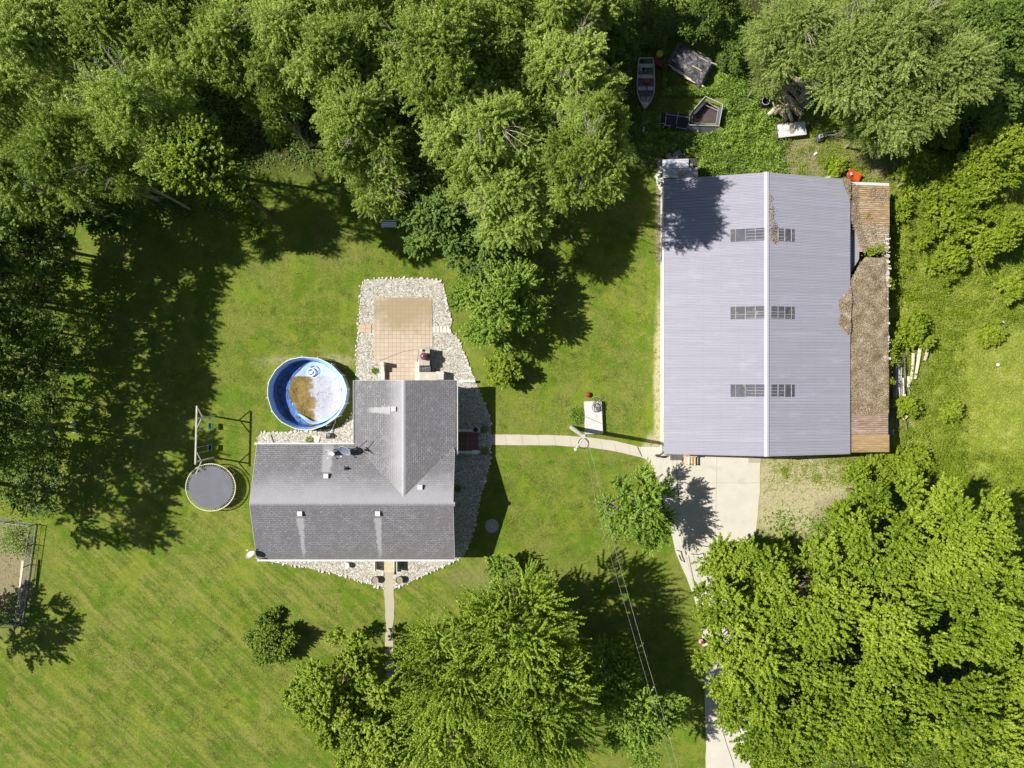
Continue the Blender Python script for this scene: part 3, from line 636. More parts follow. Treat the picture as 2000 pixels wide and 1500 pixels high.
MB().slab([(SXR - .20, SYS - .03, SR_ + .005), (SXR, SYS - .03, SR_ + .06), (SXR, SYN + .03, SR_ + .06), (SXR - .20, SYN + .03, SR_ + .005)], .02).slab([(SXR, SYS - .03, SR_ + .06), (SXR + .16, SYS - .03, SR_ + .015), (SXR + .16, SYN + .03, SR_ + .015), (SXR, SYN + .03, SR_ + .06)], .02).build('ridge_cap', plain('ridge_white', (.47, .46, .52), .4, var=.05, scale=2), sh)
SW = plain('shed_wall', (.60, .60, .58), .5, var=.08)
wl = MB(); a, b = SXW + .45, SXE - .12; n0, n1 = SYS + .12, SYN - .12
wl.box(((a + b) / 2, n0, 1.5), (b - a, .08, 3.0)).box(((a + b) / 2, n1, 1.5), (b - a, .08, 3.0)).box((a, (n0 + n1) / 2, 1.52), (.08, n1 - n0 - .08, 3.04)).box((b, (n0 + n1) / 2, 1.5), (.08, n1 - n0 - .08, 3.0))
for yy in (n0, n1): wl.add([(a, yy - .04, 3.0), (b, yy - .04, 3.0), (SXR, yy - .04, 4.8), (a, yy + .04, 3.0), (b, yy + .04, 3.0), (SXR, yy + .04, 4.8)], [(0, 1, 2), (3, 5, 4), (0, 2, 5, 3), (1, 4, 5, 2)])
wl.build('wall', SW, sh)
MB().box((SXW - .06, (SYS + SYN) / 2 - .2, SE_ - .03), (.11, SYN - SYS - 6.0, .12)).box((SXW - .0, SYS - .015, 3.0), (.05, .02, .2)).build('gutter', plain('gutter_white', (.66, .66, .66), .4, var=.05), sh)
MB().box((SXW - .05, SYN - 3.2 - .01, SE_ - .05), (.08, 5.6, .10)).build('gutter', plain('gutter_teal', (.50, .62, .60), .5, var=.12), sh)
tr = MB().slab([(SXW, SYS - .014, SE_ + .02), (SXR, SYS - .014, SR_ + .02), (SXR, SYS - .004, SR_ + .02), (SXW, SYS - .004, SE_ + .02)], .14); tr.slab([(SXR, SYS - .014, SR_ + .02), (SXE, SYS - .014, SE_ + .02), (SXE, SYS - .004, SE_ + .02), (SXR, SYS - .004, SR_ + .02)], .14)
tr.build('trim', plain('trim_lav', (.50, .49, .56), .4), sh)
dr = MB().box((16.8, n0 - .06, 1.35), (3.6, .05, 2.7)).build('door', TRIM, sh); MB().box((16.8, n0 - .1, .9), (.3, .04, .06)).build('handle', pt_, dr)
# skylights: translucent ribbed panels with purlins showing
FIB = M('fibreglass', .35, .5); nz = FIB.noise(1.2, 5, .7); FIB.col(FIB.mix(FIB.math('MULTIPLY', FIB.step(FIB.noise(1.7, 4, .7, 1.0), .56, .75), .8), FIB.ramp(nz, [(.3, (.055, .06, .085)), (.7, (.11, .11, .13))]), (.42, .36, .28)))
PUR = plain('purlin_pale', (.36, .33, .27), .6, var=.3, scale=4)
for row, py in enumerate((459, 611, 763)):
    Yc = (750 - py) * .0383
    for side in (0, 1):
        pxs = (1428.5, 1490.5) if side == 0 else (1503.5, 1553.5)
        X0, X1 = (pxs[0] - 1000) * .0383, (pxs[1] - 1000) * .0383
        zz = lambda X: (SR_ - (SR_ - SE_) * abs(X - SXR) / (SXR - SXW if X < SXR else SXE - SXR))
        fr = ribbed(X0, zz(X0) + .032, X1, zz(X1) + .032, Yc - .465, Yc + .465, pitch=.155, h=.001, w=.04, t=.01).build('skylight', FIB.m, ra if side == 0 else rb)
        pu = MB()
        for q in ((1437.5, 1455, 1473, 1489) if side == 0 else (1517.5, 1532, 1546.5)):
            X = (q - 1000) * .0383; pu.box((X, Yc, zz(X) + .056), (.04 + .02 * ((row + side) % 2), .93, .010), ry=(-1 if side == 0 else 1) * -.0)
        if row == 1: pu.box(((X0 + X1) / 2, Yc - .13, zz((X0 + X1) / 2) + .058), (X1 - X0, .03, .010), ry=(-.2424 if side == 0 else .2497)).box(((X0 + X1) / 2, Yc - .32, zz((X0 + X1) / 2) + .058), (X1 - X0, .02, .010), ry=(-.2424 if side == 0 else .2497))
        pu.build('purlin', PUR, fr)
# ================================================================ lean-to on the east side of the shed
lt = thing('lean_to', (27.6, 5.0, 0), 'rusty corrugated lean-to along the right side of the metal shed', 'lean-to')
LH0, LH1 = 2.98, 2.62; LX0, LX1 = 26.06, 29.3
lz = lambda X: LH0 + (LH1 - LH0) * (X - LX0) / (LX1 - LX0)
def rust(name, a, b, pale, k=.5, sc=1.0):
    m = M(name, .85, .2); x, y, z = m.xyz()
    vec = m.mapping((.35 * sc, 4.5, 1)); nz = m.noise(1.3, 6, .7, vec=vec)
    c = m.ramp(nz, [(.3, a), (.6, b)]); sheet = m.noise(1.0, 0, 0, vec=m.mapping((.02, 1.05, 0)))
    c = m.mix(m.math('MULTIPLY', m.step(sheet, .45, .6), .55), c, b)
    c = m.mix(m.math('MULTIPLY', m.step(m.noise(2.2, 6, .8, vec=m.mapping((.5, 5, 1))), .49, .60), k), c, pale)
    fr = m.math('FRACT', m.math('DIVIDE', y, .16)); c = m.mix(m.math('MULTIPLY', m.step(fr, .62, .9), .55), c, tuple(v * .45 for v in a))
    m.col(c); return m.m
RU1 = rust('rust_orange', (.27, .17, .08), (.43, .30, .15), (.56, .46, .30), .6)
RU2 = rust('rust_brown', (.19, .12, .065), (.38, .245, .13), (.60, .53, .42), .85)
def corr(y0, y1, x0, x1, dz=0): 
    f = ribbed(x0, lz(x0) + dz, x1, lz(x1) + dz, y0, y1, pitch=.16, h=.035, w=.075, t=.012); return f
yy = lambda py: (750 - py) * .0395
corr(yy(883.5), yy(849), LX0, LX1 - .02).build('roof_sheet', RU1, lt); corr(yy(849) + .004, yy(808), LX0, LX1 - .12, .012).build('roof_sheet', rust('rust_red', (.19, .115, .085), (.34, .24, .17), (.52, .46, .40), .8), lt)
corr(yy(808) + .004, yy(700), LX0, LX1 - .05, 0).build('roof_sheet', RU2, lt)
corr(yy(700) + .004, yy(560), LX0, LX1 - .08, .008).build('roof_sheet', RU2, lt)
def slant(pts, mat, dz=0.0):
    return MB().slab([(X, Y, lz(X) + dz) for X, Y in pts], .03).build('roof_sheet', mat, lt)
RU3 = rust('rust_grey', (.20, .15, .095), (.38, .29, .19), (.62, .57, .49), .9)
xx_ = lambda px: (px - 1000) * .03955
slant([(LX0, yy(560) + .004), (xx_(1741), yy(560) + .004), (xx_(1739), yy(503)), (xx_(1690), yy(502)), (xx_(1676), yy(520)), (LX0, yy(552))], RU3)
slant([(xx_(1677), yy(491)), (xx_(1739), yy(490)), (xx_(1741), yy(440) - .004), (xx_(1674), yy(440) - .004)], RU3)
corr(yy(440), yy(360), xx_(1674), LX1, .01).build('roof_sheet', RU2, lt)
slant([(LX0, yy(430)), (LX0, yy(357)), (xx_(1673.5), yy(357)), (xx_(1673.5), yy(440))], RU3)
MB().box((27.7, yy(358.5), lz(27.7) + .04), (3.1, .22, .06), ry=.11).build('white_strip', plain('flaking_white', (.60, .59, .56), .7, var=.15, scale=5), lt)
MB().slab([(26.1, yy(545), 2.35), (27.1, yy(503), 2.30), (27.2, yy(420), 2.30), (26.1, yy(430), 2.35)], .03).build('inner_panel', plain('inner_lav', (.30, .29, .34), .5, var=.1), lt)
pst = MB()
for py in (365, 440, 500, 580, 660, 740, 810, 878): pst.box((LX1 - .25, yy(py), 1.3), (.13, .13, 2.6))
pst.build('post', plain('grey_post', (.25, .22, .18), .9), lt)
MB().box((LX1 - .2, yy(620), 1.2), (.04, 20.0, 2.3)).build('wall', rust('rust_wall', (.16, .09, .05), (.3, .2, .12), (.5, .45, .4), .5), lt)
rg = random.Random(8); ef = MB()
for i in range(62):
    py = rg.uniform(440, 700); ef.box((LX1 - rg.uniform(.02, .30), yy(py), LH1 + .06 + rg.uniform(0, .03)), (rg.uniform(.10, .32), rg.uniform(.05, .18), .012), rg.uniform(-.5, .5))
ef.build('flaking_edge', plain('flaking_white2', (.50, .47, .41), .7, var=.35, scale=5), lt)['kind'] = 'stuff'
# ================================================================ foliage
def leaf_mesh(name, C, A, B, v, mat):
    """C centres (N,3); A, B half axes (N,3); v tint per leaf"""
    N = len(C); co = np.empty((N, 4, 3), np.float32)
    co[:, 0] = C - A; co[:, 1] = C + B - A * .1; co[:, 2] = C + A; co[:, 3] = C - B - A * .1
    me = bpy.data.meshes.new(name); me.vertices.add(N * 4); me.vertices.foreach_set('co', co.ravel())
    me.loops.add(N * 4); me.loops.foreach_set('vertex_index', np.arange(N * 4, dtype=np.int32))
    me.polygons.add(N); me.polygons.foreach_set('loop_start', np.arange(0, N * 4, 4, dtype=np.int32))
    me.update(calc_edges=True)
    at = me.attributes.new('tint', 'FLOAT', 'FACE'); at.data.foreach_set('value', v.astype(np.float32))
    me.materials.append(mat); return me
def nrm(a): return a / np.maximum(np.linalg.norm(a, axis=-1, keepdims=True), 1e-6)
def leaf_mat(name, dark, mid, light, trans=.28, rough=.5, hue=None):
    m = M(name, rough, .35)
    a = m.n('ShaderNodeAttribute'); a.attribute_name = 'tint'; a.attribute_type = 'GEOMETRY'
    oi = m.n('ShaderNodeObjectInfo')
    t = m.math('ADD', a.outputs['Fac'], m.math('MULTIPLY', m.math('SUBTRACT', oi.outputs['Random'], .5), .22))
    c = m.ramp(t, [(.05, dark), (.5, mid), (.95, light)]); m.col(c)
    tr = m.n('ShaderNodeBsdfTranslucent'); m.put(tr.inputs[0], m.mix(1.0, c, (1.15, 1.25, .55), 'MULTIPLY'))
    mx = m.n('ShaderNodeMixShader'); mx.inputs[0].default_value = trans
    m.t.links.new(m.b.outputs[0], mx.inputs[1]); m.t.links.new(tr.outputs[0], mx.inputs[2])
    m.t.links.new(mx.outputs[0], m.t.nodes['Material Output'].inputs[0]); return m.m
LM = {
 'willow': leaf_mat('leaf_willow', (.135, .21, .022), (.31, .41, .066), (.51, .60, .17), .36),
 'sage':   leaf_mat('leaf_sage', (.125, .18, .03), (.27, .345, .074), (.43, .50, .16), .32),
 'cool':   leaf_mat('leaf_cool', (.065, .125, .014), (.150, .245, .032), (.28, .38, .085), .3),
 'maple':  leaf_mat('leaf_maple', (.095, .165, .007), (.225, .315, .018), (.37, .46, .048), .3),
 'spiky':  leaf_mat('leaf_spiky', (.10, .18, .007), (.245, .35, .022), (.40, .50, .07), .33),
 'lime':   leaf_mat('leaf_lime', (.14, .21, .010), (.29, .38, .030), (.45, .53, .09), .35),
 'meadow': leaf_mat('leaf_meadow', (.16, .22, .02), (.31, .37, .05), (.47, .50, .13), .25),
 'green':  leaf_mat('leaf_green', (.090, .175, .010), (.20, .32, .030), (.34, .46, .085), .3),
 'bright': leaf_mat('leaf_bright', (.12, .19, .006), (.24, .32, .015), (.36, .43, .05), .3),
 'dark':   leaf_mat('leaf_dark', (.06, .115, .006), (.14, .225, .014), (.30, .41, .05), .22),
}
#        lobes/m2, lobe r, shoots/m2, leaves/shoot, shoot len, shoot rad, leaf L, leaf W, up, out, crown depth
KIND = {
 'willow': dict(lob=.26, lr=1.35, sh=12, nl=58, sl=.9, sr=.17, L=.075, Wd=.038, up=.35, out=.3, dep=.75, droop=.4, jit=.42),
 'sage':   dict(lob=.30, lr=1.25, sh=11.5, nl=48, sl=1.15, sr=.16, L=.09, Wd=.036, up=.18, out=.75, dep=.7, droop=.25),
 'cool':   dict(lob=.34, lr=1.1, sh=10, nl=44, sl=.75, sr=.19, L=.10, Wd=.07, up=.35, out=.4, dep=.7, droop=.15),
 'maple':  dict(lob=.30, lr=1.05, sh=13, nl=44, sl=.75, sr=.17, L=.085, Wd=.068, up=.55, out=.55, dep=.7, droop=.0),
 'lime':   dict(lob=.34, lr=1.0, sh=16, nl=40, sl=.6, sr=.18, L=.085, Wd=.065, up=.55, out=.5, dep=.7, droop=.0),
 'spiky':  dict(lob=.30, lr=.95, sh=8, nl=84, sl=1.9, sr=.125, L=.08, Wd=.055, up=.75, out=.95, dep=.75, droop=.0),
 'green':  dict(lob=.38, lr=.85, sh=13, nl=42, sl=.9, sr=.15, L=.085, Wd=.055, up=.5, out=.6, dep=.8, droop=.0),
 'bright': dict(lob=.5, lr=.85, sh=19, nl=30, sl=.5, sr=.17, L=.08, Wd=.055, up=.5, out=.4, dep=.8, droop=.0),
 'dark':   dict(lob=1.3, lr=.75, sh=34, nl=26, sl=.42, sr=.08, L=.09, Wd=.035, up=.4, out=.7, dep=1.0, droop=.0),
}
def crown_data(kind, Rr, H, seed, aspect=1.0, dens=1.0, low=None):
    k = KIND[kind]; rg = np.random.default_rng(seed)
    ang0 = rg.uniform(0, 6.28)
    depth = low if low else min(H * .8, Rr * k['dep'] * 1.6)
    nl_ = max(9, int(math.pi * Rr * Rr * k['lob']))
    i = np.arange(nl_) + .5; rr = np.sqrt(i / nl_); th = i * 2.399963 + ang0 + rg.normal(0, .25, nl_)
    rim = 1 + .11 * np.sin(3 * th + ang0) + .07 * np.sin(5 * th + 2 * ang0)
    lr = min(k['lr'], Rr * .48) * rg.uniform(.7, 1.25, nl_)
    rad = np.maximum(rr * Rr * rim - lr * .75, 0) * rg.uniform(.9, 1.05, nl_)
    cx = rad * np.cos(th); cy = rad * np.sin(th) * aspect
    cz = H - lr * .9 - depth * (.80 * (rad / Rr) ** 2.0) - np.abs(rg.normal(0, .17 * depth, nl_))
    # second, lower layer fills the flanks
    n2 = int(nl_ * (.8 if kind in ('willow', 'sage') else .5)); th2 = rg.uniform(0, 6.28, n2); r2 = Rr * rg.uniform(.5, .92, n2)
    cx = np.concatenate([cx, r2 * np.cos(th2)]); cy = np.concatenate([cy, r2 * np.sin(th2) * aspect]); cz = np.concatenate([cz, H - depth * rg.uniform(.5, .95, n2)]); lr = np.concatenate([lr, lr[:n2] * .85])
    n3 = int(nl_ * .7) if (H > 6 and kind not in ('willow', 'sage')) else 0; th3 = rg.uniform(0, 6.28, n3); r3 = Rr * rg.uniform(.2, .85, n3)   # lower boughs down to head height
    cx = np.concatenate([cx, r3 * np.cos(th3)]); cy = np.concatenate([cy, r3 * np.sin(th3) * aspect]); cz = np.concatenate([cz, rg.uniform(min(2.2, H * .3), max(H - depth, 3.0), n3)]); lr = np.concatenate([lr, np.full(n3, lr.mean() * .85)])
    Cn = np.stack([cx, cy, cz], 1); nL = len(Cn)
    ns = np.maximum(6, (k['sh'] * dens * math.pi * lr * lr * 1.5)).astype(int)
    idx = np.repeat(np.arange(nL), ns); Sn = len(idx)
    d = rg.normal(0, 1, (Sn, 3)); d[:, 2] = np.abs(d[:, 2]) * .9 - .25; d = nrm(d)
    outv = np.stack([Cn[idx, 0], Cn[idx, 1], np.zeros(Sn)], 1) / max(Rr, .1)
    lt_ = rg.normal(0, .12, nL)
    base = Cn[idx] + d * lr[idx, None] * rg.uniform(.15, .75, (Sn, 1))
    gd = nrm(d * .8 + np.array([0, 0, 1.0]) * k['up'] + outv * k['out'] - np.array([0, 0, 1.0]) * k['droop'] * rg.uniform(0, 1.4, (Sn, 1)) + rg.normal(0, k.get('jit', .18), (Sn, 3)))
    sl_ = k['sl'] * min(1.0, .35 + Rr / 3.4) * rg.uniform(.55, 1.25, Sn)
    nlf = k['nl']; t = (np.arange(nlf)[None, :] + rg.uniform(0, 1, (Sn, nlf))) / nlf
    wr = k['sr'] * (1 - .55 * t) * rg.uniform(.35, 1.0, (Sn, nlf))
    rad3 = nrm(rg.normal(0, 1, (Sn, nlf, 3)))
    pos = base[:, None, :] + gd[:, None, :] * (sl_[:, None] * t)[..., None] + rad3 * wr[..., None]
    pos[..., 2] -= k['droop'] * .35 * (t ** 2) * sl_[:, None]
    pos = pos.reshape(-1, 3); N = len(pos)
    rv = rad3.reshape(-1, 3); gdl = np.repeat(gd, nlf, 0)
    nv = nrm(rg.normal(0, .55, (N, 3)) + rv * .45 + np.array([0, 0, 1.0]))
    a = nrm(np.cross(nv, nrm(rg.normal(0, 1, (N, 3)))) + gdl * .7); a = nrm(a - nv * (a * nv).sum(1, keepdims=True)); b = np.cross(nv, a)
    ls = rg.uniform(.7, 1.3, (N, 1))
    v = .5 + lt_[idx].repeat(nlf) + rg.normal(0, .10, Sn).repeat(nlf) + (t.reshape(-1) - .5) * .16 + rg.normal(0, .13, N)
    return pos, a * k['L'] * .62 * ls * 1.2, b * k['Wd'] * .62 * ls * 1.2, np.clip(v, 0, 1), Cn, lr
BARK = plain('bark_grey', (.16, .13, .095), .9, var=.35, scale=8, bump=.5); BARKP = plain('bark_pale', (.36, .32, .25), .85, var=.3, scale=8); BARKD = plain('bark_dark', (.09, .07, .05), .9, var=.3)
def limbs(mb, H, Cn, rg, r0, frac=1.0, base=.0):
    top = H * .62; trunk = [(rg.uniform(-.06, .06) * H * q / 4, rg.uniform(-.06, .06) * H * q / 4, q * top) for q in (0, .3, .65, 1)]; trunk[0] = (0, 0, base)
    mb.tube(trunk, [r0 * 1.3, r0, r0 * .75, r0 * .45], 9)
    for c in Cn:
        if rg.random() > frac: continue
        c = Vector(c); s = rg.uniform(.35, .95); a = Vector((0, 0, top * s)); q = trunk[1] if s < .5 else trunk[2]
        a.x, a.y = q[0] * .6, q[1] * .6
        mid = a.lerp(c, .5) + Vector((rg.uniform(-.3, .3), rg.uniform(-.3, .3), -.15 * (c - a).length * .5))
        w = r0 * rg.uniform(.22, .42); mb.tube([a, mid, c + Vector((0, 0, .35))], [w, w * .6, w * .15], 6)
        d = (c - a).normalized()
        for _ in range(2):
            e = c + Vector((rg.uniform(-.8, .8), rg.uniform(-.8, .8), rg.uniform(.1, .8))); mb.tube([mid.lerp(c, .6), e], [w * .35, w * .08], 4)
CACHE = {}
def tree(name, kind, px, py, rpx, H, label, group=None, cat='tree', seed=None, aspect=1.0, dens=1.0, proto=None, bark=None, twigs=0, low=None, stem='trunk', dead=0):
    hc = H * .82; Rr = rpx / PXM * (CAMH - hc) / CAMH; c = P(px, py, hc); seed = seed if seed is not None else int(px * 7 + py * 3) % 9973
    rz = 0.0; sc = (1, 1, 1)
    if proto is not None:
        key = (kind, proto, dens)
        if key not in CACHE:
            cd = crown_data(kind, 4.2, 13.0, 100 + proto * 17, dens=dens)
            rg = random.Random(proto); mb = MB(); limbs(mb, 13.0, cd[4], rg, .17, .6)
            CACHE[key] = [leaf_mesh('crown', *cd[:4], LM[kind]), mb, None, cd[4]]
        rg = random.Random(seed); rz = rg.uniform(0, 6.28); s = Rr / 4.2; sc = (s, s * aspect, H / 13.0)
        t = thing(name, (c.x, c.y, 0), label, cat, group, rz); t.scale = sc
        ent = CACHE[key]
        o = bpy.data.objects.new('crown', ent[0]); COL.objects.link(o); o.parent = t
        if ent[2] is None:
            m_ = MB(); m_.v, m_.f = ent[1].v, ent[1].f; b = m_.build(stem, bark or BARKP); b.parent = t; ent[2] = b.data
        else:
            b = bpy.data.objects.new(stem, ent[2]); COL.objects.link(b); b.parent = t
        Cn = ent[3]
    else:
        cd = crown_data(kind, Rr, H, seed, aspect, dens, low); rg = random.Random(seed); mb = MB(); Cn = cd[4]
        limbs(mb, H, Cn, rg, max(.05, min(.24, Rr * .06)), .6)
        t = thing(name, (c.x, c.y, 0), label, cat, group)
        o = bpy.data.objects.new('crown', leaf_mesh('crown', *cd[:4], LM[kind])); COL.objects.link(o); o.parent = t
        b = mb.build(stem, bark or BARK); b.parent = t
    if dead:
        rg = random.Random(seed + 5); R0 = (4.2 if proto is not None else Rr); HH = 13.0 if proto is not None else H
        for _ in range(dead):
            mb = MB(); a = rg.uniform(0, 6.28); q = rg.uniform(.3, .9)
            p0 = Vector((math.cos(a) * q * R0 * .7, math.sin(a) * q * R0 * .7, HH - 1.1 - q * q * R0 * .75)); dr_ = Vector((math.cos(a), math.sin(a), .35))
            for _ in range(7):
                e = p0 + (dr_ + Vector((rg.uniform(-.8, .8), rg.uniform(-.8, .8), rg.uniform(-.2, .6)))) * rg.uniform(.6, 1.6); mid = p0.lerp(e, .5) + Vector((rg.uniform(-.15, .15), rg.uniform(-.15, .15), .05))
                mb.tube([p0, mid, e], [.03, .02, .008], 4)
                for _ in range(3): b0 = mid.lerp(e, rg.random()); mb.tube([b0, b0 + Vector((rg.uniform(-.4, .4), rg.uniform(-.4, .4), rg.uniform(.05, .4)))], [.012, .005], 3)
            m_ = mb.build('dead_branch', BARKP); m_.parent = t
    return t
NF = 'trees of the wood along the top'
W_ = lambda kind, px, py, r, *a, **k: tree('woodland_tree', kind, px, py, r * (1.1 if kind == 'willow' else 1), *a, **k)
W_('willow', 40, 70, 115, 14, 'pale feathery tree filling the top left corner of the photo', NF, proto=0, dead=1)
W_('willow', 190, 50, 95, 13.5, 'pale tree at the top edge, second from the left corner', NF, proto=1)
W_('willow', 262, 205, 108, 17.5, 'tall pale tree whose drooping lower edge meets the shaded lawn at upper left', NF, proto=2, dead=2)
W_('willow', 335, 60, 85, 13.5, 'pale tree at the top edge above the tall drooping one', NF, proto=3)
W_('willow', 440, 75, 90, 14, 'grey-green tree with dead twigs near the top edge, left of centre', NF, proto=4, dead=3)
W_('willow', 105, 285, 90, 16, 'dim lower tree behind the left corner trees, pale stones below it', NF, proto=3)
W_('willow', 545, 60, 95, 14, 'feathery tree at the top edge right of the one with dead twigs', NF, proto=0, dead=1)
W_('willow', 640, 95, 82, 14, 'rounded pale tree at the top, two crowns left of the wood centre', NF, proto=5)
W_('willow', 535, 205, 52, 10.5, 'narrow hanging tree with yellow-green tip reaching down towards the lawn', NF, proto=1, dead=1)
W_('willow', 730, 70, 90, 13, 'tree at the top edge just left of the big bright crown', NF, proto=2)
W_('willow', 860, 85, 118, 15.5, 'biggest bright crown at the top edge near the middle', NF, proto=3, seed=8, dead=1)
W_('willow', 985, 95, 62, 12, 'darker narrow tree in the gap right of the biggest bright crown', NF, proto=4, dead=2)
W_('willow', 1100, 120, 104, 12, 'large loose crown at the top, last before the boat clearing', NF, proto=5, dead=3)
W_('willow', 1090, 15, 80, 13, 'tree cut by the top edge above the large loose crown', NF, proto=0)
W_('willow', 700, 235, 88, 13.5, 'pale crown hanging over the shaded lawn above the bench', NF, proto=1, seed=4, dead=2)
W_('willow', 735, 345, 66, 10, 'lower trailing crown just above the bench', NF, proto=4, dead=1)
W_('willow', 950, 240, 108, 14, 'wide bright crown in front of the wood at its centre', NF, proto=2, seed=21, dead=2)
W_('willow', 205, 318, 62, 14.5, 'twiggy pale crown left of the bright maple', NF, proto=4, seed=12, dead=3)
W_('willow', 1155, 305, 86, 17, 'crown whose shadow falls across the corner of the metal shed roof', NF, proto=3, seed=2, dead=2)
W_('willow', 985, 375, 92, 11, 'front crown of the wood standing above the solitary maple', NF, proto=5, seed=9, dead=2)
W_('willow', 10, 340, 90, 13, 'dim tree on the left edge below the corner trees', NF, proto=1)
W_('cool', 830, 300, 74, 9, 'blue-green tree wedged between two paler crowns above the patio', NF, proto=0, bark=BARK)
W_('cool', 850, 410, 88, 7.5, 'blue-green tree right of the bench', NF, proto=1, bark=BARK)
W_('cool', 930, 455, 78, 6, 'low blue-green tree between the wood and the solitary maple', NF, proto=2, bark=BARK)
W_('maple', 392, 322, 78, 15.5, 'bright yellow-green maple at the lower edge of the wood, left of centre', NF, seed=77)
W_('cool', 150, 350, 100, 7, 'dark low tree in the shade beside the upper left lawn', NF, proto=0, bark=BARK)
W_('cool', 30, 460, 85, 8, 'dark tree on the left edge beside the shaded lawn, above the long shadows', NF, proto=1, bark=BARK)
W_('cool', 1192, 60, 45, 7, 'small dark tree left of the boat', NF, proto=2, bark=BARK)
W_('cool', 1405, -12, 50, 9, 'dark green tree at the top edge above the tarped pile', NF, proto=0, bark=BARK)
W_('cool', 1460, 70, 45, 6, 'small dark tree between the tarped pile and the grey-green trees', NF, proto=1, bark=BARK)
W_('cool', 1290, -45, 60, 8, 'dark tree cut by the top edge above the boat', NF, proto=2, bark=BARK)
LF = 'trees along the left edge'
L_ = lambda *a, **k: tree('edge_tree', *a, group=LF, **{'dens': .45, **k})
L_('cool', -25, 570, 85, 12, 'green tree at the left edge level with the patio', proto=1, bark=BARK)
L_('cool', -20, 700, 85, 12, 'green tree at the left edge level with the pool', proto=2, bark=BARK)
L_('cool', -15, 840, 75, 10, 'low green tree at the left edge level with the fire pit', proto=0, bark=BARK)
L_('cool', -150, 560, 120, 15, 'tall tree beyond the left edge shading the upper lawn', proto=0, bark=BARK)
L_('cool', -90, 450, 105, 14, 'tall tree beyond the left edge where the wood begins', proto=1, bark=BARK)
L_('cool', -170, 700, 115, 15, 'tall tree beyond the left edge level with the pool', proto=1, bark=BARK)
L_('cool', -200, 850, 120, 16, 'tall tree beyond the left edge shading the swing', proto=2, bark=BARK)
L_('cool', -310, 1000, 125, 16, 'tall tree beyond the left edge shading the lawn below the trampoline', proto=0, bark=BARK)
for x_, y_, r_, h_, s_ in ((70, 560, 62, 5, 'level with the patio'), (30, 640, 60, 6, 'below the patio level'), (95, 700, 50, 4, 'level with the pool top'), (60, 780, 55, 5, 'above the fire pit'), (25, 880, 60, 5, 'left of the fire pit'), (150, 620, 38, 3, 'farthest out on the shaded lawn')):
    L_('green', x_, y_, r_, h_, 'low understorey tree in the left shade, ' + s_, proto=int(x_) % 3, bark=BARK, dens=.6)
L_('cool', 60, 960, 55, 3.5, 'low leafy shrub tree just above the fenced garden', proto=2, bark=BARK)
L_('maple', -200, 1265, 100, 8.5, 'tree beyond the left edge casting the round leaf shadow below the fenced garden', seed=31)
for i_, (x_, h_, s_) in enumerate(((20, 14, 'far left'), (250, 15, 'second from left'), (480, 14, 'third from left'), (700, 15, 'left of the middle'), (920, 14, 'in the middle'), (1110, 11, 'nearest the boat'))):
    W_('willow', x_, -85, 120, h_, 'crown mostly beyond the top edge, ' + s_, NF, proto=i_, seed=60 + i_)
W_('willow', 1162, 225, 66, 17, 'slim tall crown at the right corner of the wood nearest the tin shelter', NF, proto=2, seed=3, dead=1)
W_('willow', -20, 205, 75, 13, 'crown cut by the left edge below the corner tree', NF, proto=5)
NEG = 'grey-green trees at the top right'
N_ = lambda *a, **k: tree('grey_green_tree', 'sage', *a, group=NEG, **k)
N_(1560, 45, 85, 12, 'feathery grey-green tree at the top edge nearest the tarped pile', proto=0, dead=2)
N_(1668, 88, 108, 12, 'big grey-green tree behind the brush pile', proto=1, dead=3)
N_(1765, 60, 120, 13, 'big grey-green tree at the top, in the middle of its group', proto=2, dead=1)
N_(1748, 178, 98, 10.5, 'spreading grey-green tree above the black lawnmower', proto=3, dead=2)
N_(1860, 120, 95, 12, 'grey-green tree with a ragged right flank over the dark hollow', proto=0, seed=3, dead=1)
N_(1510, 130, 48, 7, 'small leftmost grey-green tree beside the brush pile', proto=1, dead=2)
N_(1712, 245, 52, 6, 'low grey-green tree hanging over the strip of bare ground', proto=3, dead=1)
tree('dark_tree', 'cool', 1965, 50, 80, 10, 'dark tree in the top right corner', proto=1, bark=BARK); tree('dark_tree', 'cool', 1960, 170, 60, 6, 'dark tree at the right edge under the corner tree', proto=0, bark=BARK)
EG = 'bright shrubs at the right'
E_ = lambda *a, **k: tree('bright_shrub', 'bright', *a, group=EG, cat='shrub', stem='stem', **k)
E_(1890, 385, 92, 5, 'largest yellow-green shrub at the right, above the meadow'); E_(1975, 290, 72, 6, 'tall yellow-green shrub at the right edge by the green cart')
E_(1960, 455, 62, 4.5, 'yellow-green shrub at the right edge below the largest one'); E_(1805, 330, 48, 3.2, 'pale yellow-green shrub with bare stems upper left of the largest shrub', dead=3)
E_(1868, 500, 42, 2.6, 'small shrub at the lower left foot of the largest shrub'); E_(1792, 640, 44, 2.4, 'rounded shrub beside the middle of the lean-to'); E_(1760, 400, 26, 1.8, 'small shrub by the upper right corner of the lean-to')
E_(1779, 795, 25, 1.7, 'small dense shrub right of the log pile'); E_(1864, 802, 24, 1.5, 'small round shrub alone in the lower meadow'); E_(1940, 655, 26, 1.2, 'low shrub alone in the middle of the meadow')
E_(1785, 905, 40, 2.0, 'low shrub right of the lower end of the lean-to'); E_(1720, 925, 38, 1.8, 'vine-covered shrub below the lower end of the lean-to'); E_(1985, 560, 30, 2.2, 'small shrub at the right edge of the meadow')
E_(1640, 325, 22, 1.1, 'tiny bright shrub beside the orange chair'); E_(1850, 250, 34, 3.0, 'bright shrub left of the green cart')
SEG = 'trees at the lower right'
S_ = lambda *a, **k: tree('maple_tree', 'maple', *a, group=SEG, **k)
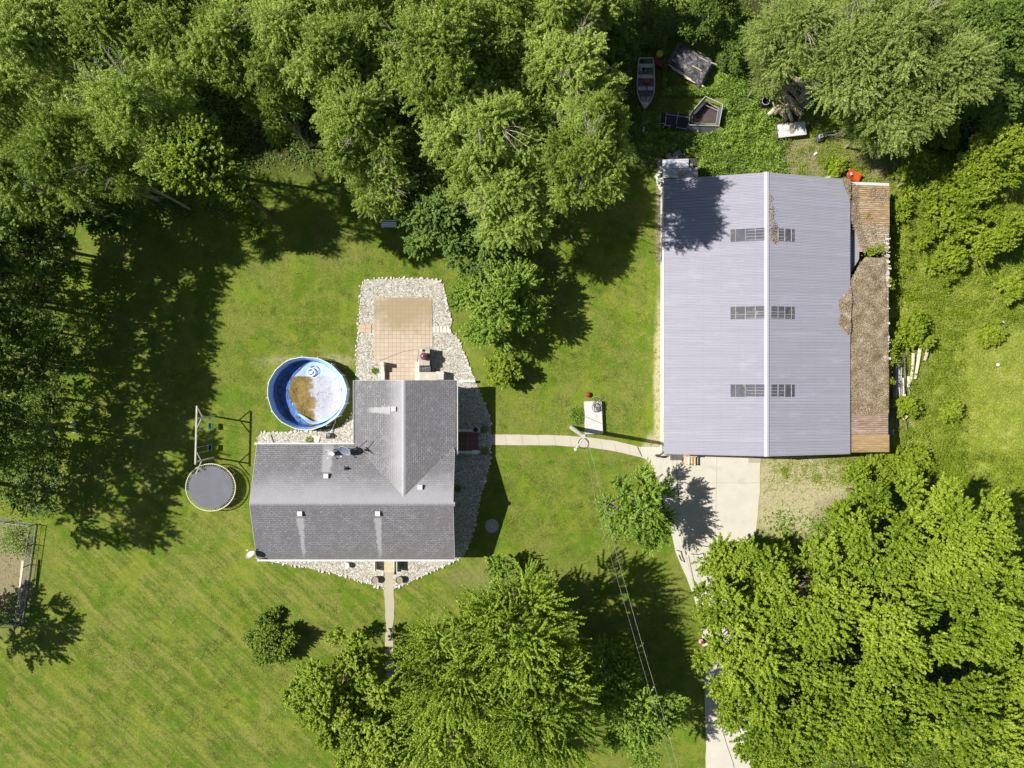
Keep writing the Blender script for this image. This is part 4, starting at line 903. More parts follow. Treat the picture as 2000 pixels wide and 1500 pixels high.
S_(1595, 1178, 142, 11.5, 'big maple reaching highest towards the straw patch below the shed'); S_(1482, 1280, 134, 11.5, 'big maple overhanging the bend of the driveway')
S_(1565, 1400, 150, 12, 'big maple at the bottom edge right of the driveway'); S_(1730, 1235, 150, 13, 'broad maple in the middle of the lower right trees')
S_(1760, 1070, 130, 11.5, 'maple right of the highest one, below the lean-to'); S_(1720, 1400, 130, 13, 'maple at the bottom edge, second right of the driveway')
S_(1880, 1050, 115, 12, 'pale maple near the right edge below the meadow'); S_(1925, 1190, 115, 12, 'maple at the right edge above the dark diagonal gap')
S_(1860, 1390, 135, 13, 'maple at the bottom edge under the dark diagonal gap'); S_(1990, 1470, 120, 12, 'maple in the bottom right corner')
S_(1432, 1112, 52, 6.5, 'small dark-gapped maple reaching over the driveway beside the crack'); S_(1990, 1330, 70, 10, 'narrow maple at the right edge in the lower gap')
S_(1700, 970, 50, 4.5, 'low bright maple at the right end of the straw patch'); S_(1500, 1385, 78, 9, 'lower maple at the bottom edge hugging the driveway')
CG = 'trees at the bottom centre'
D_ = lambda kind, *a, **k: tree('lawn_tree', kind, *a, group=CG, **k)
D_('spiky', 905, 1320, 128, 12, 'spiky bright tree crowding the right side of the front path'); D_('spiky', 1010, 1250, 118, 13, 'spiky tree with upright shoots nearest the sapling')
D_('spiky', 1045, 1400, 122, 13, 'spiky tree at the bottom edge, third from the front path'); D_('spiky', 880, 1450, 130, 10, 'spiky tree at the bottom edge straight below the front path')
D_('lime', 650, 1380, 112, 8.5, 'soft yellow-green tree left of the front path end', dens=1.25); D_('lime', 730, 1460, 100, 8.5, 'soft yellow-green tree at the bottom edge left of the path', dens=1.25)
D_('green', 1250, 1412, 88, 9, 'rounded green tree under the power lines at the bottom'); D_('green', 1205, 1330, 62, 6, 'darker green tree beside the one under the power lines')
D_('green', 978, 1112, 27, 3.2, 'small sapling on the lawn casting a round shadow', bark=BARKD)
tree('young_tree', 'green', 1258, 998, 76, 7.2, 'young round tree overhanging the driveway below the shed corner', aspect=1.05, dead=1, dens=1.3)
tree('young_tree', 'green', 975, 588, 97, 7.0, 'solitary maple on the lawn right of the patio casting a long shadow', seed=5, dens=1.4)
tree('round_shrub', 'bright', 985, 722, 35, 3.0, 'round yellow-green shrub alone on the lawn right of the patio', cat='shrub', stem='stem')
tree('evergreen_shrub', 'dark', 522, 1256, 50, 2.6, 'dark clipped evergreen shrub alone on the front lawn', cat='shrub', stem='stem', low=2.0, dens=1.5)
def small_plant(name, kind, px, py, r, h, label, n=260, z0=0.0):
    p = P(px, py, h * .6 + z0); rg = np.random.default_rng(int(px + py)); d = rg.normal(0, 1, (n, 3)); d[:, 2] = np.abs(d[:, 2]); d = nrm(d) * rg.uniform(.2, 1, (n, 1)) ** .6
    C = d * np.array([r, r, h]); a = nrm(d + rg.normal(0, .5, (n, 3))); nv = nrm(rg.normal(0, .6, (n, 3)) + [0, 0, 1]); b = nrm(np.cross(nv, a))
    me = leaf_mesh(name, C, a * .07, b * .022, np.clip(rg.normal(.55, .2, n), 0, 1), LM[kind]); o = bpy.data.objects.new(name, me); COL.objects.link(o); o.location = (p.x, p.y, z0)
    return tag(o, label, 'plant')
small_plant('weed', 'green', 731, 724, .28, .35, 'green leafy weed alone in the gravel left of the back door', z0=.05)
small_plant('potted_plant', 'cool', 946, 838, .38, .5, 'dark straggly plant at the shaded upper corner of the porch', z0=.05); small_plant('bed_plant', 'cool', 947, 881, .38, .5, 'dark straggly plant at the shaded lower corner of the porch', z0=.05)
small_plant('weed', 'bright', 604, 860, .35, .35, 'yellow-green weed in the gravel between pool and house', z0=.05)
small_plant('lily_plant', 'green', 1129, 812, .75, .7, 'dense leafy green plant against the left side of the white slab', n=1500)
small_plant('hedge_plant', 'dark', 893, 955, .25, 1.0, 'thin dark hedge plant against the shaded east wall of the house', n=500)
# ---------------------------------------------------------------- undergrowth and rough grass
def scatter(name, kind, polys, n, L, Wd, hmax, seed, label, clump=.9, tintm=.55):
    rg = np.random.default_rng(seed); out = []
    A = sum((x1 - x0) * (y1 - y0) for x0, y0, x1, y1 in polys)
    for (x0, y0, x1, y1) in polys:
        k = int(n * (x1 - x0) * (y1 - y0) / A); nc = max(1, k // 60)
        cx = rg.uniform(x0, x1, nc); cy = rg.uniform(y0, y1, nc); cr = rg.uniform(.25, clump, nc) ; ch = hmax * rg.uniform(.15, 1, nc) ** 2
        i = rg.integers(0, nc, k); d = rg.normal(0, .5, (k, 2)); dd = np.exp(-(d ** 2).sum(1))
        X = GXn(cx[i]) + d[:, 0] * cr[i]; Y = GYn(cy[i]) + d[:, 1] * cr[i]
        Z = .02 + ch[i] * dd * rg.uniform(.1, 1, k); tint = rg.normal(tintm, .13, nc)[i]
        out.append(np.stack([X, Y, Z, tint], 1))
    o4 = np.concatenate(out); keep = np.ones(len(o4), bool)
    for (x0, y0, x1, y1) in KEEPOUT:
        keep &= ~((o4[:, 0] > GXn(x0)) & (o4[:, 0] < GXn(x1)) & (o4[:, 1] < GYn(y0)) & (o4[:, 1] > GYn(y1)))
    o4 = o4[keep]; k = len(o4)
    nv = nrm(rg.normal(0, .55, (k, 3)) + [0, 0, 1.0]); a = nrm(np.cross(nv, rg.normal(0, 1, (k, 3)))); b = np.cross(nv, a); s = rg.uniform(.6, 1.3, (k, 1))
    me = leaf_mesh(name, o4[:, :3], a * L * .5 * s, b * Wd * .5 * s, np.clip(o4[:, 3] + rg.normal(0, .1, k), 0, 1), LM[kind]); o = bpy.data.objects.new(name, me); COL.objects.link(o)
    return tag(o, label, 'undergrowth', kind='stuff')
GXn = lambda v: (v - 1000) / PXM
GYn = lambda v: (750 - v) / PXM
KEEPOUT = [(1262, 362, 1705, 892), (1250, 95, 1292, 222), (1300, 75, 1400, 175), (1288, 190, 1410, 262), (1285, 310, 1365, 360), (1255, 870, 1490, 1500), (1512, 240, 1572, 272), (1482, 192, 1500, 216), (1592, 258, 1612, 276), (1690, 850, 1752, 870)]
scatter('meadow_weeds', 'meadow', [(1735, 360, 2080, 980), (1775, 400, 2080, 900)], 150000, .17, .024, .5, 1, 'rough bright weeds covering the meadow right of the lean-to', 1.3, .5)
scatter('yard_weeds', 'cool', [(1255, 150, 1520, 260), (1200, 20, 1470, 330), (1290, 270, 1530, 350)], 120000, .12, .07, 1.1, 2, 'leafy green weeds round the boat and the junk above the shed', 1.2, .5)  # darker leaf colour stands in for the tall trees' shade on these weeds
scatter('yard_weeds', 'green', [(1290, 240, 1530, 350), (1255, 150, 1500, 300)], 30000, .15, .09, 1.5, 33, 'taller bright weeds in clumps above the shed', .7, .6)
scatter('yard_weeds', 'bright', [(1400, 230, 1700, 355), (1600, 280, 1800, 380)], 26000, .10, .04, .45, 3, 'bright weeds on the bare strip above the shed', .9, .5)
scatter('shed_edge_weeds', 'bright', [(1500, 893, 1900, 945), (1650, 900, 1850, 1020)], 28000, .10, .04, .4, 4, 'bright weeds creeping along the lower end of the lean-to', .8, .5)
scatter('meadow_clumps', 'bright', [(1740, 380, 2080, 640), (1755, 640, 1880, 980), (1700, 880, 2080, 980)], 130000, .10, .06, 1.0, 21, 'leafy weed clumps dotted over the meadow near the shrubs', .8, .45)
scatter('forest_undergrowth', 'cool', [(-100, -50, 480, 420), (400, 0, 1250, 330), (-50, 400, 120, 1000)], 90000, .2, .11, .9, 5, 'dim undergrowth on the floor of the wood', 1.6, .45)
scatter('forest_undergrowth', 'green', [(1480, -20, 2080, 250), (1780, 200, 2000, 330)], 40000, .2, .10, .8, 6, 'dim undergrowth under the grey-green trees', 1.5, .45)
scatter('tree_undergrowth', 'green', [(1500, 1000, 2080, 1540), (1480, 1130, 1560, 1500)], 50000, .2, .11, .7, 7, 'dim undergrowth under the lower right trees', 1.5, .45)
# long tufts in the lawns
lm = leaf_mat('lawn_tuft', (.075, .115, .008), (.125, .165, .014), (.25, .26, .07), .2)
LM['lawn'] = lm
KEEPOUT += [(690, 540, 965, 900), (490, 838, 960, 1150), (748, 1100, 774, 1330), (524, 698, 676, 838), (950, 845, 1260, 900), (1140, 785, 1180, 850)]
scatter('lawn_tufts', 'lawn', [(120, 430, 1285, 1500), (0, 1240, 560, 1500), (900, 430, 1290, 1250)], 150000, .10, .022, .08, 8, 'short uneven tufts of lawn grass', 1.1, .5)
# dry vines heaped on the roofs
VINE = M('dry_vine', .95, .1); aa = VINE.n('ShaderNodeAttribute'); aa.attribute_name = 'tint'
VINE.col(VINE.ramp(aa.outputs['Fac'], [(.05, (.12, .09, .055)), (.45, (.28, .22, .145)), (.75, (.42, .35, .245)), (1.0, (.60, .52, .39))]))
VBASE = M('vine_mat', .95, .1); VBASE.col(VBASE.ramp(VBASE.noise(5, 6, .8), [(.3, (.10, .075, .045)), (.55, (.25, .20, .13)), (.75, (.42, .35, .25))])); VBASE.bump(VBASE.noise(9, 6, .8), 1.0, .12)
def roofh(X):
    if X < SXR: return SR_ - (SR_ - SE_) * (SXR - X) / (SXR - SXW)
    if X < SXE: return SR_ - (SR_ - SE_) * (X - SXR) / (SXE - SXR)
    return lz(X)
def inpoly(X, Y, poly):
    c = np.zeros(len(X), bool); n = len(poly)
    for i in range(n):
        (x1, y1), (x2, y2) = poly[i], poly[(i + 1) % n]
        cond = ((y1 > Y) != (y2 > Y)) & (X < (x2 - x1) * (Y - y1) / (y2 - y1 + 1e-9) + x1); c ^= cond
    return c
def vines(polypx, hs_, thick, n, seed, label, name='dead_vines', base=True):
    s = (CAMH - hs_) / CAMH / PXM; poly = [((x - 1000) * s, (750 - y) * s) for x, y in polypx]
    xs = [p[0] for p in poly]; ys = [p[1] for p in poly]; rg = np.random.default_rng(seed)
    X = rg.uniform(min(xs) - .1, max(xs) + .1, n * 3); Y = rg.uniform(min(ys) - .1, max(ys) + .1, n * 3)
    jx = X + rg.normal(0, .05, n * 3); jy = Y + rg.normal(0, .05, n * 3); k = inpoly(jx, jy, poly); X, Y = X[k][:n], Y[k][:n]; N = len(X)
    def lump(X, Y): return .5 + .25 * np.sin(X * 1.9 + 1.3 * np.sin(Y * 1.1)) + .25 * np.sin(Y * 2.3 + 1.7 * np.sin(X * 1.4 + seed))
    def edge(X, Y):
        d = np.full(len(X), 9.0)
        for i in range(len(poly)):
            a = np.array(poly[i]); b = np.array(poly[(i + 1) % len(poly)]); ab = b - a; t = np.clip(((X - a[0]) * ab[0] + (Y - a[1]) * ab[1]) / (ab @ ab), 0, 1)
            d = np.minimum(d, np.hypot(X - a[0] - t * ab[0], Y - a[1] - t * ab[1]))
        return d
    rh = np.vectorize(roofh)
    e = np.clip(edge(X, Y) / .6, .12, 1) ** .7; Z = rh(X) + .045 + thick * lump(X, Y) * e + rg.uniform(0, .07, N)
    th = rg.normal(0, 1.3, N) + 1.5 * np.sin(X * 1.1 + Y * .9); a = np.stack([np.cos(th), np.sin(th), rg.normal(0, .25, N)], 1); nv = nrm(rg.normal(0, .4, (N, 3)) + [0, 0, 1]); b = nrm(np.cross(nv, a))
    L = rg.uniform(.05, .17, (N, 1))
    me = leaf_mesh(name, np.stack([X, Y, Z], 1), nrm(a) * L * .5, b * rg.uniform(.012, .028, (N, 1)), np.clip(.46 + .7 * (lump(X * 2.1, Y * 2.1) - .5) * lump(X * .7, Y * 3.1) + rg.normal(0, .2, N), 0, 1), VINE.m)
    o = bpy.data.objects.new(name, me); COL.objects.link(o); tag(o, label, 'dead vines', kind='stuff')
    if base:
        st = .12; gx = np.arange(min(xs), max(xs), st); gy = np.arange(min(ys), max(ys), st); GXX, GYY = np.meshgrid(gx, gy, indexing='ij'); fx, fy = GXX.ravel(), GYY.ravel()
        ins = inpoly(fx, fy, poly) & (edge(fx, fy) > .04); ee = np.clip(edge(fx, fy) / .6, .05, 1) ** .7; zz_ = rh(fx) + .035 + thick * lump(fx, fy) * ee * .9 + rg.uniform(-.015, .02, len(fx))
        idx = -np.ones(len(fx), int); idx[ins] = np.arange(ins.sum()); idx = idx.reshape(GXX.shape); fs = []
        for i in range(len(gx) - 1):
            for j in range(len(gy) - 1):
                q = (idx[i, j], idx[i + 1, j], idx[i + 1, j + 1], idx[i, j + 1])
                if min(q) >= 0: fs.append(q)
        m_ = MB().add([(a, b, c) for a, b, c in zip(fx[ins], fy[ins], zz_[ins])], fs).build('vine_layer', VBASE.m, o); 
        for p_ in m_.data.polygons: p_.use_smooth = True
    return o
vines([(1664,545),(1685,510),(1730,503),(1734,560),(1738,640),(1738,800),(1722,803),(1700,800),(1672,778),(1662,762),(1662,650),(1650,652),(1640,640),(1633,632),(1640,612),(1632,600),(1635,588),(1650,575),(1660,560)], 3.1, .32, 48000, 1, 'thick brown mat of dead vines over the middle of the lean-to, spilling onto the shed roof')
vines([(1640,350),(1663,357),(1678,362),(1676,400),(1682,440),(1700,488),(1689,492),(1675,460),(1664,430),(1659,395),(1648,372)], 3.1, .10, 3600, 2, 'thin brown drift of dead vines at the upper corner where shed and lean-to meet')
vines([(1502,375),(1508,385),(1505,398),(1512,412),(1508,425),(1518,440),(1516,458),(1522,470),(1508,476),(1502,468)], 4.9, .05, 420, 3, 'dead leaf litter beside the ridge by the uppermost right skylight', name='leaf_litter', base=False)
vines([(1700,366),(1735,370),(1738,388),(1722,398),(1690,395)], 2.8, .06, 350, 4, 'small patch of dead leaves on the rusty upper end of the lean-to', name='leaf_litter', base=False)
vines([(1680,425),(1738,440),(1735,495),(1690,492)], 2.8, .05, 480, 5, 'dead leaves lying in the ribs of the lean-to above its gap', name='leaf_litter', base=False)
vines([(1662,762),(1700,795),(1722,805),(1700,812),(1664,808)], 2.9, .05, 900, 6, 'thin litter between the vine mat and the orange sheets', name='leaf_litter', base=False)
# green weeds growing on the lean-to
def weeds_at(name, kind, spots, label, z):
    rg = np.random.default_rng(4); C = []
    for (px, py, r, k) in spots:
        p = P(px, py, z); d = rg.normal(0, .45, (k, 3)) * r; C.append(d + np.array([p.x, p.y, z + .1]))
    C = np.concatenate(C); k = len(C); nv = nrm(rg.normal(0, .5, (k, 3)) + [0, 0, 1]); a = nrm(np.cross(nv, rg.normal(0, 1, (k, 3)))); b = np.cross(nv, a)
    me = leaf_mesh(name, C, a * .06, b * .04, np.clip(rg.normal(.5, .15, k), 0, 1), LM[kind]); o = bpy.data.objects.new(name, me); COL.objects.link(o); return tag(o, label, 'weeds', kind='stuff')
weeds_at('roof_weeds', 'bright', [(1692,490,.4,120),(1704,490,.4,160),(1716,488,.4,160),(1700,493,.3,80),(1693,423,.25,40),(1738,548,.3,50)], 'green weeds sprouting from the joint across the lean-to', 2.75)
weeds_at('climbing_vine', 'bright', [(1741,670,.4,110),(1742,690,.45,140),(1744,706,.45,140),(1740,560,.3,60),(1740,745,.3,60),(1762,425,.4,90),(1765,450,.4,80),(1764,475,.35,60),(1762,505,.3,60)], 'bright vine leaves climbing the outer edge of the lean-to', 2.2)
# ================================================================ pool
pc = P(599, 768, 1.2); PR = 76.5 / PXM * (CAMH - 1.2) / CAMH; n = 64
t = thing('swimming_pool', (pc.x, pc.y, 0), 'round above-ground pool with blue liner, half covered by a pale dirty sheet', 'pool')
rg = random.Random(2)
def wob(k): a = 2 * math.pi * k / n; return 1 + .005 * math.sin(16 * a) + .012 * math.sin(3 * a + 1) + .006 * math.sin(7 * a)
mb = MB(); 
for z in (0, .6, 1.2):
    for k in range(n): a = 2 * math.pi * k / n; r = PR * wob(k) * (1.0 + .012 * math.sin(z * 2.6)); mb.v.append((pc.x + r * math.cos(a), pc.y + r * math.sin(a) * .925, z))
for i in range(2):
    for k in range(n): a = i * n + k; b = i * n + (k + 1) % n; mb.f.append((a, b, b + n, a + n))
mb.build('wall', plain('pool_wall_blue', (.28, .42, .66), .5, var=.08), t, smooth=True)
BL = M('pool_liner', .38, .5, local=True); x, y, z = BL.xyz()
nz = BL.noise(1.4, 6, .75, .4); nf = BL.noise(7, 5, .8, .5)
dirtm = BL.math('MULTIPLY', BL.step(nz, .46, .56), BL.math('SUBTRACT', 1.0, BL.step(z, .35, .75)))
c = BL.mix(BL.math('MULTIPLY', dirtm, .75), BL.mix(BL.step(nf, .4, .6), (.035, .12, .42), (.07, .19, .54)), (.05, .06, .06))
c = BL.mix(BL.step(z, .42, .66), c, (.36, .58, .92)); BL.col(c); BL.bump(BL.noise(3, 4, .6, 1.0), .6, .08)  # liner blue deepened low down for shade, rim band lightened against weak sky light
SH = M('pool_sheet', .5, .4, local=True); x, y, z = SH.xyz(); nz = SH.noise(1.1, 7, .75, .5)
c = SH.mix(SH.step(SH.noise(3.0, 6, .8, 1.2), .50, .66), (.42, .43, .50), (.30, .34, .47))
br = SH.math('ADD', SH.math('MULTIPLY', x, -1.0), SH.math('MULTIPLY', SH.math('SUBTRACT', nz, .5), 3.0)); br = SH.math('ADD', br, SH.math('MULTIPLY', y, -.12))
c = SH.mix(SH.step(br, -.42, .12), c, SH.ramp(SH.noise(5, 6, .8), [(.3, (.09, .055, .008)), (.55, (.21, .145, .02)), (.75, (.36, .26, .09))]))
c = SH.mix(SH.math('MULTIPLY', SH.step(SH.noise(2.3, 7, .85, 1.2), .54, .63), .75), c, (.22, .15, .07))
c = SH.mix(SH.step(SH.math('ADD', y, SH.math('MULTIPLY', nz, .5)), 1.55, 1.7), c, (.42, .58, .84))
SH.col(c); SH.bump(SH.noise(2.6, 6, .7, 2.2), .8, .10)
# liner: sloping inside wall, slack on the right where it hangs inwards
mb = MB(); rings = [(1.0, 1.2), (.985, 1.12), (.955, .75), (.93, .40), (.90, .12), (.84, .05), (.4, .04), (.02, .04)]
for (q, z) in rings:
    for k in range(n):
        a = 2 * math.pi * k / n; slack = max(0, math.cos(a - .12)) ** 2; f = wob(k)
        qq = q - (slack * .13 * math.sin(min(1, (1.2 - z) / .8) * math.pi / 1.6) if q > .5 else 0) + (rg.uniform(-.006, .006) if .5 < q < .98 else 0) + (.018 * math.sin(a * 11) * slack if .9 < q < .98 else 0)
        mb.v.append((pc.x + PR * qq * f * math.cos(a), pc.y + PR * qq * f * math.sin(a) * .925, z))
for i in range(len(rings) - 1):
    for k in range(n): a = i * n + k; b = i * n + (k + 1) % n; mb.f.append((a, a + n, b + n, b))
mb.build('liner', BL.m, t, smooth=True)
# pale sheet sunk over the right two thirds of the floor
out = [(628,708),(645,716),(660,733),(667,752),(668,775),(663,800),(648,815),(625,824),(606,832),(598,820),(585,805),(574,790),(567,772),(566,755),(571,740),(583,728),(596,714),(612,706)]
oc = P(620, 770, .15); mb = MB(); N2 = 72; rr = [0, .25, .45, .62, .78, .9, 1.0]
op = [P(a, b, .2) for a, b in out]
def outl(s):
    s = s * len(op); i = int(s) % len(op); f = s - int(s); p0, p1, p2, p3 = op[(i - 1) % len(op)], op[i], op[(i + 1) % len(op)], op[(i + 2) % len(op)]
    return .5 * ((2 * p1) + (p2 - p0) * f + (2 * p0 - 5 * p1 + 4 * p2 - p3) * f * f + (3 * p1 - 3 * p2 + p3 - p0) * f ** 3)
for q in rr:
    for k in range(N2):
        p = oc.lerp(outl(k / N2), q if q else .01)
        zz_ = .11 + .045 * math.sin(p.x * 4 + 2 * math.sin(p.y * 2.2)) * q + .03 * math.sin(p.y * 6.1 + p.x * 2) * q + (.10 if q > .85 else 0) + (.18 * max(0, (p.x - oc.x) / 2.0) if q > .7 else 0) + rg.uniform(-.01, .012)
        mb.v.append((p.x, p.y, zz_))
for i in range(len(rr) - 1):
    for k in range(N2): a = i * N2 + k; b = i * N2 + (k + 1) % N2; mb.f.append((a, a + N2, b + N2, b))
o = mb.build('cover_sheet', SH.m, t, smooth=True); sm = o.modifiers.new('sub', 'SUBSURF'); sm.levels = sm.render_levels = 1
WL = plain('pool_rail_white', (.74, .76, .78), .45, var=.08)
rp = [Vector((pc.x + PR * wob(k % n) * 1.004 * math.cos(2 * math.pi * k / n), pc.y + PR * wob(k % n) * 1.004 * math.sin(2 * math.pi * k / n) * .925, 1.215)) for k in range(n + 1)]
MB().tube(rp, .032, 8, False).build('rim', WL, t, smooth=True)
for k in range(16):
    a = 2 * math.pi * (k + .3) / 16; q = Vector((pc.x + PR * 1.02 * math.cos(a), pc.y + PR * 1.02 * math.sin(a) * .925, 0)); u = Vector((math.cos(a), math.sin(a), 0))
    MB().tube([q + u * .02, q + u * .03 + Vector((0, 0, 1.2))], .035, 8).build('upright', WL, t)
# sagging folds of liner at the lower and right edge
FO = plain('liner_fold', (.42, .60, .86), .4, var=.15, scale=2)
mb = MB(); F = [(576,806,.5),(590,816,.35),(603,829,.9),(618,830,1.0),(640,822,1.05),(660,806,1.1),(672,785,1.1)]; G_ = [(586,807,.30),(602,818,.45),(612,824,.35),(628,822,.5),(646,810,.6),(658,794,.55),(665,775,.5)]
a = [P(*q) for q in F]; b = [P(*q) for q in G_]; mb.add(a + b, [(i, i + 7, i + 8, i + 1) for i in range(6)]); o = mb.build('liner_fold', FO, t, smooth=True)
sd = o.modifiers.new('s', 'SOLIDIFY'); sd.thickness = .02; ss = o.modifiers.new('sub', 'SUBSURF'); ss.levels = ss.render_levels = 2
t = thing('float_ring', P(608, 728, .25), 'small round white ring lying on the pale pool sheet', 'float')
MB().ring(P(608, 727, .28), .30, .06, 32, 8).build('ring', WL, t, smooth=True); MB().ring(P(613, 723, .26), .40, .03, 32, 6, .36).build('hose_loop', plain('grey_hose', (.30, .31, .33), .5), t, smooth=True); MB().lathe(P(608, 727, .26), [(.12, 0), (.12, .05), (.05, .06)], 14).build('cap', WL, t)
t = thing('pool_pump', P(645, 848, .05), 'dark pool pump with a white hose beside the house gravel', 'pump')
MB().lathe(P(644, 849, .05), [(.16, 0), (.18, .3), (.12, .38)], 16).build('filter', plain('pump_grey', (.16, .18, .2), .4), t); MB().tube([P(640, 852, .2), P(652, 851, .22)], .10, 10).build('motor', pt_, t); MB().box(P(645, 852, .09), (.7, .4, .06)).build('base', pt_, t)
MB().tube([P(654, 817, .8), P(655, 824, .6), P(651, 832, .3), P(648, 840, .2), P(645, 846, .25)], .035, 8).build('hose', WL, t, smooth=True)
tag(MB().slab(rough_poly(pxpoly([(612,850),(625,853),(622,866),(608,868),(600,862)], .12), 4, .02, .3), .08).build('paper_sheet', WHITE_ST), 'crumpled white plastic lying by the pool pump', 'plastic')
tag(MB().tube([P(529, 849, .09), P(531, 856, .1), P(534, 864, .09)], .025, 6).build('hose_piece', pt_), 'short dark bent hose on the gravel at the left end of the strip', 'hose')

# ================================================================ trampoline
tc_ = P(411.5, 952, .9); TR = 48.5 / PXM * (CAMH - .9) / CAMH
t = thing('trampoline', (tc_.x, tc_.y, 0), 'round trampoline with black mat and pale frame left of the house', 'trampoline')
FR = plain('frame_cream', (.62, .60, .42), .4, var=.15); MAT = plain('mat_black', (.075, .08, .105), .42, spec=.5, var=.22, scale=1.2)
MB().ring(tc_, TR, .04, 72, 8, TR * .95).build('frame', FR, t, smooth=True)
tr_in = TR * .885
MB().lathe(tc_ + Vector((0, 0, -.02)), [(tr_in, .0), (tr_in, .015), (tr_in * .5, .006), (.02, 0.0)], 72, 1, .955).build('mat', MAT, t, smooth=False)
sp = MB()
for k in range(80):
    a = 2 * math.pi * k / 80; sp.tube([(tc_.x + tr_in * .99 * math.cos(a), tc_.y + tr_in * .95 * math.sin(a), .885), (tc_.x + TR * math.cos(a), tc_.y + TR * .95 * math.sin(a), .9)], .014, 4)
tag(sp.build('springs', plain('spring_steel', (.40, .40, .36), .4), t), kind='stuff')
for k in range(4):
    a = math.pi / 4 + k * math.pi / 2; q = [Vector((tc_.x + TR * math.cos(a + s) * .98, tc_.y + TR * .93 * math.sin(a + s), z)) for s, z in ((-.22, .88), (-.2, .05), (.2, .05), (.22, .88))]
    MB().tube(q, .025, 8).build('leg', FR, t)
# ================================================================ swing set
t = thing('swing_set', P(419, 860, 0), 'tall timber swing frame with one long top beam left of the pool', 'swing set')
WD = plain('weathered_timber', (.50, .46, .40), .85, var=.2, scale=4)
a, b = P(384.5, 793, 3.3), P(381.5, 907, 3.3); MB().tube([a, b], .075, 4).build('beam', WD, t)
for py in (817, 902):
    q = P(383.5 if py < 850 else 382, py, 3.3); MB().box((q.x, q.y, 1.62), (.12, .12, 3.24)).build('post', WD, t)
    s = 1 if py > 850 else -1
    MB().tube([(q.x, q.y, 2.35), (q.x, q.y + .85 * s, 3.25)], .045, 4).build('brace', WD, t); MB().tube([(q.x, q.y, 2.2), (q.x, q.y - .95 * s, 3.25)], .045, 4).build('brace', WD, t)
def swing(py, d, h, name, mat, lab):
    q = P(383, py, 3.2); tt = thing(name, (q.x, q.y, h), lab, 'swing', 'swings hanging from the timber frame')
    for s in (-.22, .22): MB().tube([(q.x, q.y + s, 3.22), (q.x, q.y + s, h + .05)], .010, 5).build('rope', TRIM, tt)
    MB().box((q.x, q.y, h), (.24, .5, .04)).box((q.x - .12, q.y, h + .12), (.03, .5, .24)).box((q.x + .12, q.y, h + .08), (.03, .5, .16)).build('seat', mat, tt, bevel=.01)
swing(836, 0, .55, 'toddler_swing', plain('swing_teal', (.10, .32, .27), .5), 'small teal bucket swing near the upper post of the timber frame')
swing(880, 0, .55, 'belt_swing', plain('swing_navy', (.03, .06, .14), .5), 'dark blue swing seat near the lower post of the timber frame')

# ================================================================ power pole and lines
pb = P(1116.5, 835, 0)
t = thing('power_pole', pb, 'tall pale utility pole beside the walkway between house and shed', 'utility pole')
PALE = plain('pole_pale', (.46, .44, .41), .8, var=.15, scale=4)
MB().tube([pb, pb + Vector((0, 0, 5)), pb + Vector((0, 0, 9.6))], [.19, .165, .13], 14).build('pole', PALE, t)
tp = pb + Vector((0, 0, 9.3)); ca = MB().tube([P(1146, 848, 9.3), P(1125, 876, 8.6)], .06, 6).build('crossarm', plain('arm_grey', (.42, .42, .40), .7), t)
MB().lathe(P(1124, 877, 8.3), [(.1, 0), (.13, .15), (.1, .3), (.05, .35)], 14).build('insulator', TRIM, ca)
MB().ring(P(1140, 866, 8.7), .36, .028, 28, 6).build('cable_loop', pt_, t); MB().tube([tp, P(1150, 866, 8.9), P(1147, 872, 8.8)], .03, 6).build('cable', plain('cable_grey', (.22, .22, .2), .6), t)
def wire(pts, r, mat, lab):
    q = [P(*p) for p in pts]; o = MB().tube(q, r, 6).build('power_line', mat); return tag(o, lab, 'power line', 'power lines from the pole to the bottom edge')
LW = plain('line_pale', (.30, .30, .29), .5, var=.5, scale=3)
wire([(1146,856,9.3),(1160,905,8.95),(1178,985,8.5),(1205,1085,8.2),(1241,1213,8.2),(1290,1380,8.5),(1330,1520,9.0)], .010, LW, 'right-hand power line running from the pole over the lawn')
wire([(1142,860,9.2),(1150,905,8.85),(1164,985,8.3),(1192,1085,8.0),(1230,1215,8.0),(1278,1380,8.3),(1318,1520,8.9)], .007, LW, 'left-hand thinner power line running from the pole over the lawn')
wire([(1142,852,9.2),(1125,830,6.5),(1142,815,3.0),(1145,812,.6)], .010, LW, 'thin drop wire from the pole to the white slab') if False else None
# ---------------------------------------------------------------- slab with hose, plant hook
t = thing('concrete_slab', P(1160, 818, 0), 'raised white concrete slab between house and shed', 'slab')
S4 = [(1141.5,784),(1175,783),(1178,848),(1143,848)]; MB().slab(pxpoly(S4, .42), .42).build('top', SLABC, t, bevel=.02)
MB().lathe(P(1162, 813, .42), [(.16, 0), (.16, .02), (.13, .025)], 20).build('lid', SLABC, t)
tag(MB().tube([P(1145, 814, .45), P(1158, 820, .45), P(1178, 828, .44), P(1196, 831, .03)], .012, 5).build('cord', pt_), 'thin dark cord crossing the white slab onto the grass', 'cord')
t = thing('hose_reel', P(1168, 795, .42), 'tangled grey hose heaped on the upper end of the white slab', 'hose')
for i, (px, py, r) in enumerate(((1167,793,.22),(1169,797,.26),(1166,790,.3),(1170,788,.2),(1164,796,.3))): MB().ring(P(px, py, .48 + .035 * i), r, .025, 26, 6, r * (.7 + .12 * i)).build('coil', plain('hose_tone', ((.08, .08, .085), (.35, .36, .33))[i % 2], .5), t, smooth=True)
MB().lathe(P(1168, 799, .42), [(.15, 0), (.2, .12), (.16, .2)], 14).build('hub', plain('hub_grey', (.12, .12, .13), .5), t)
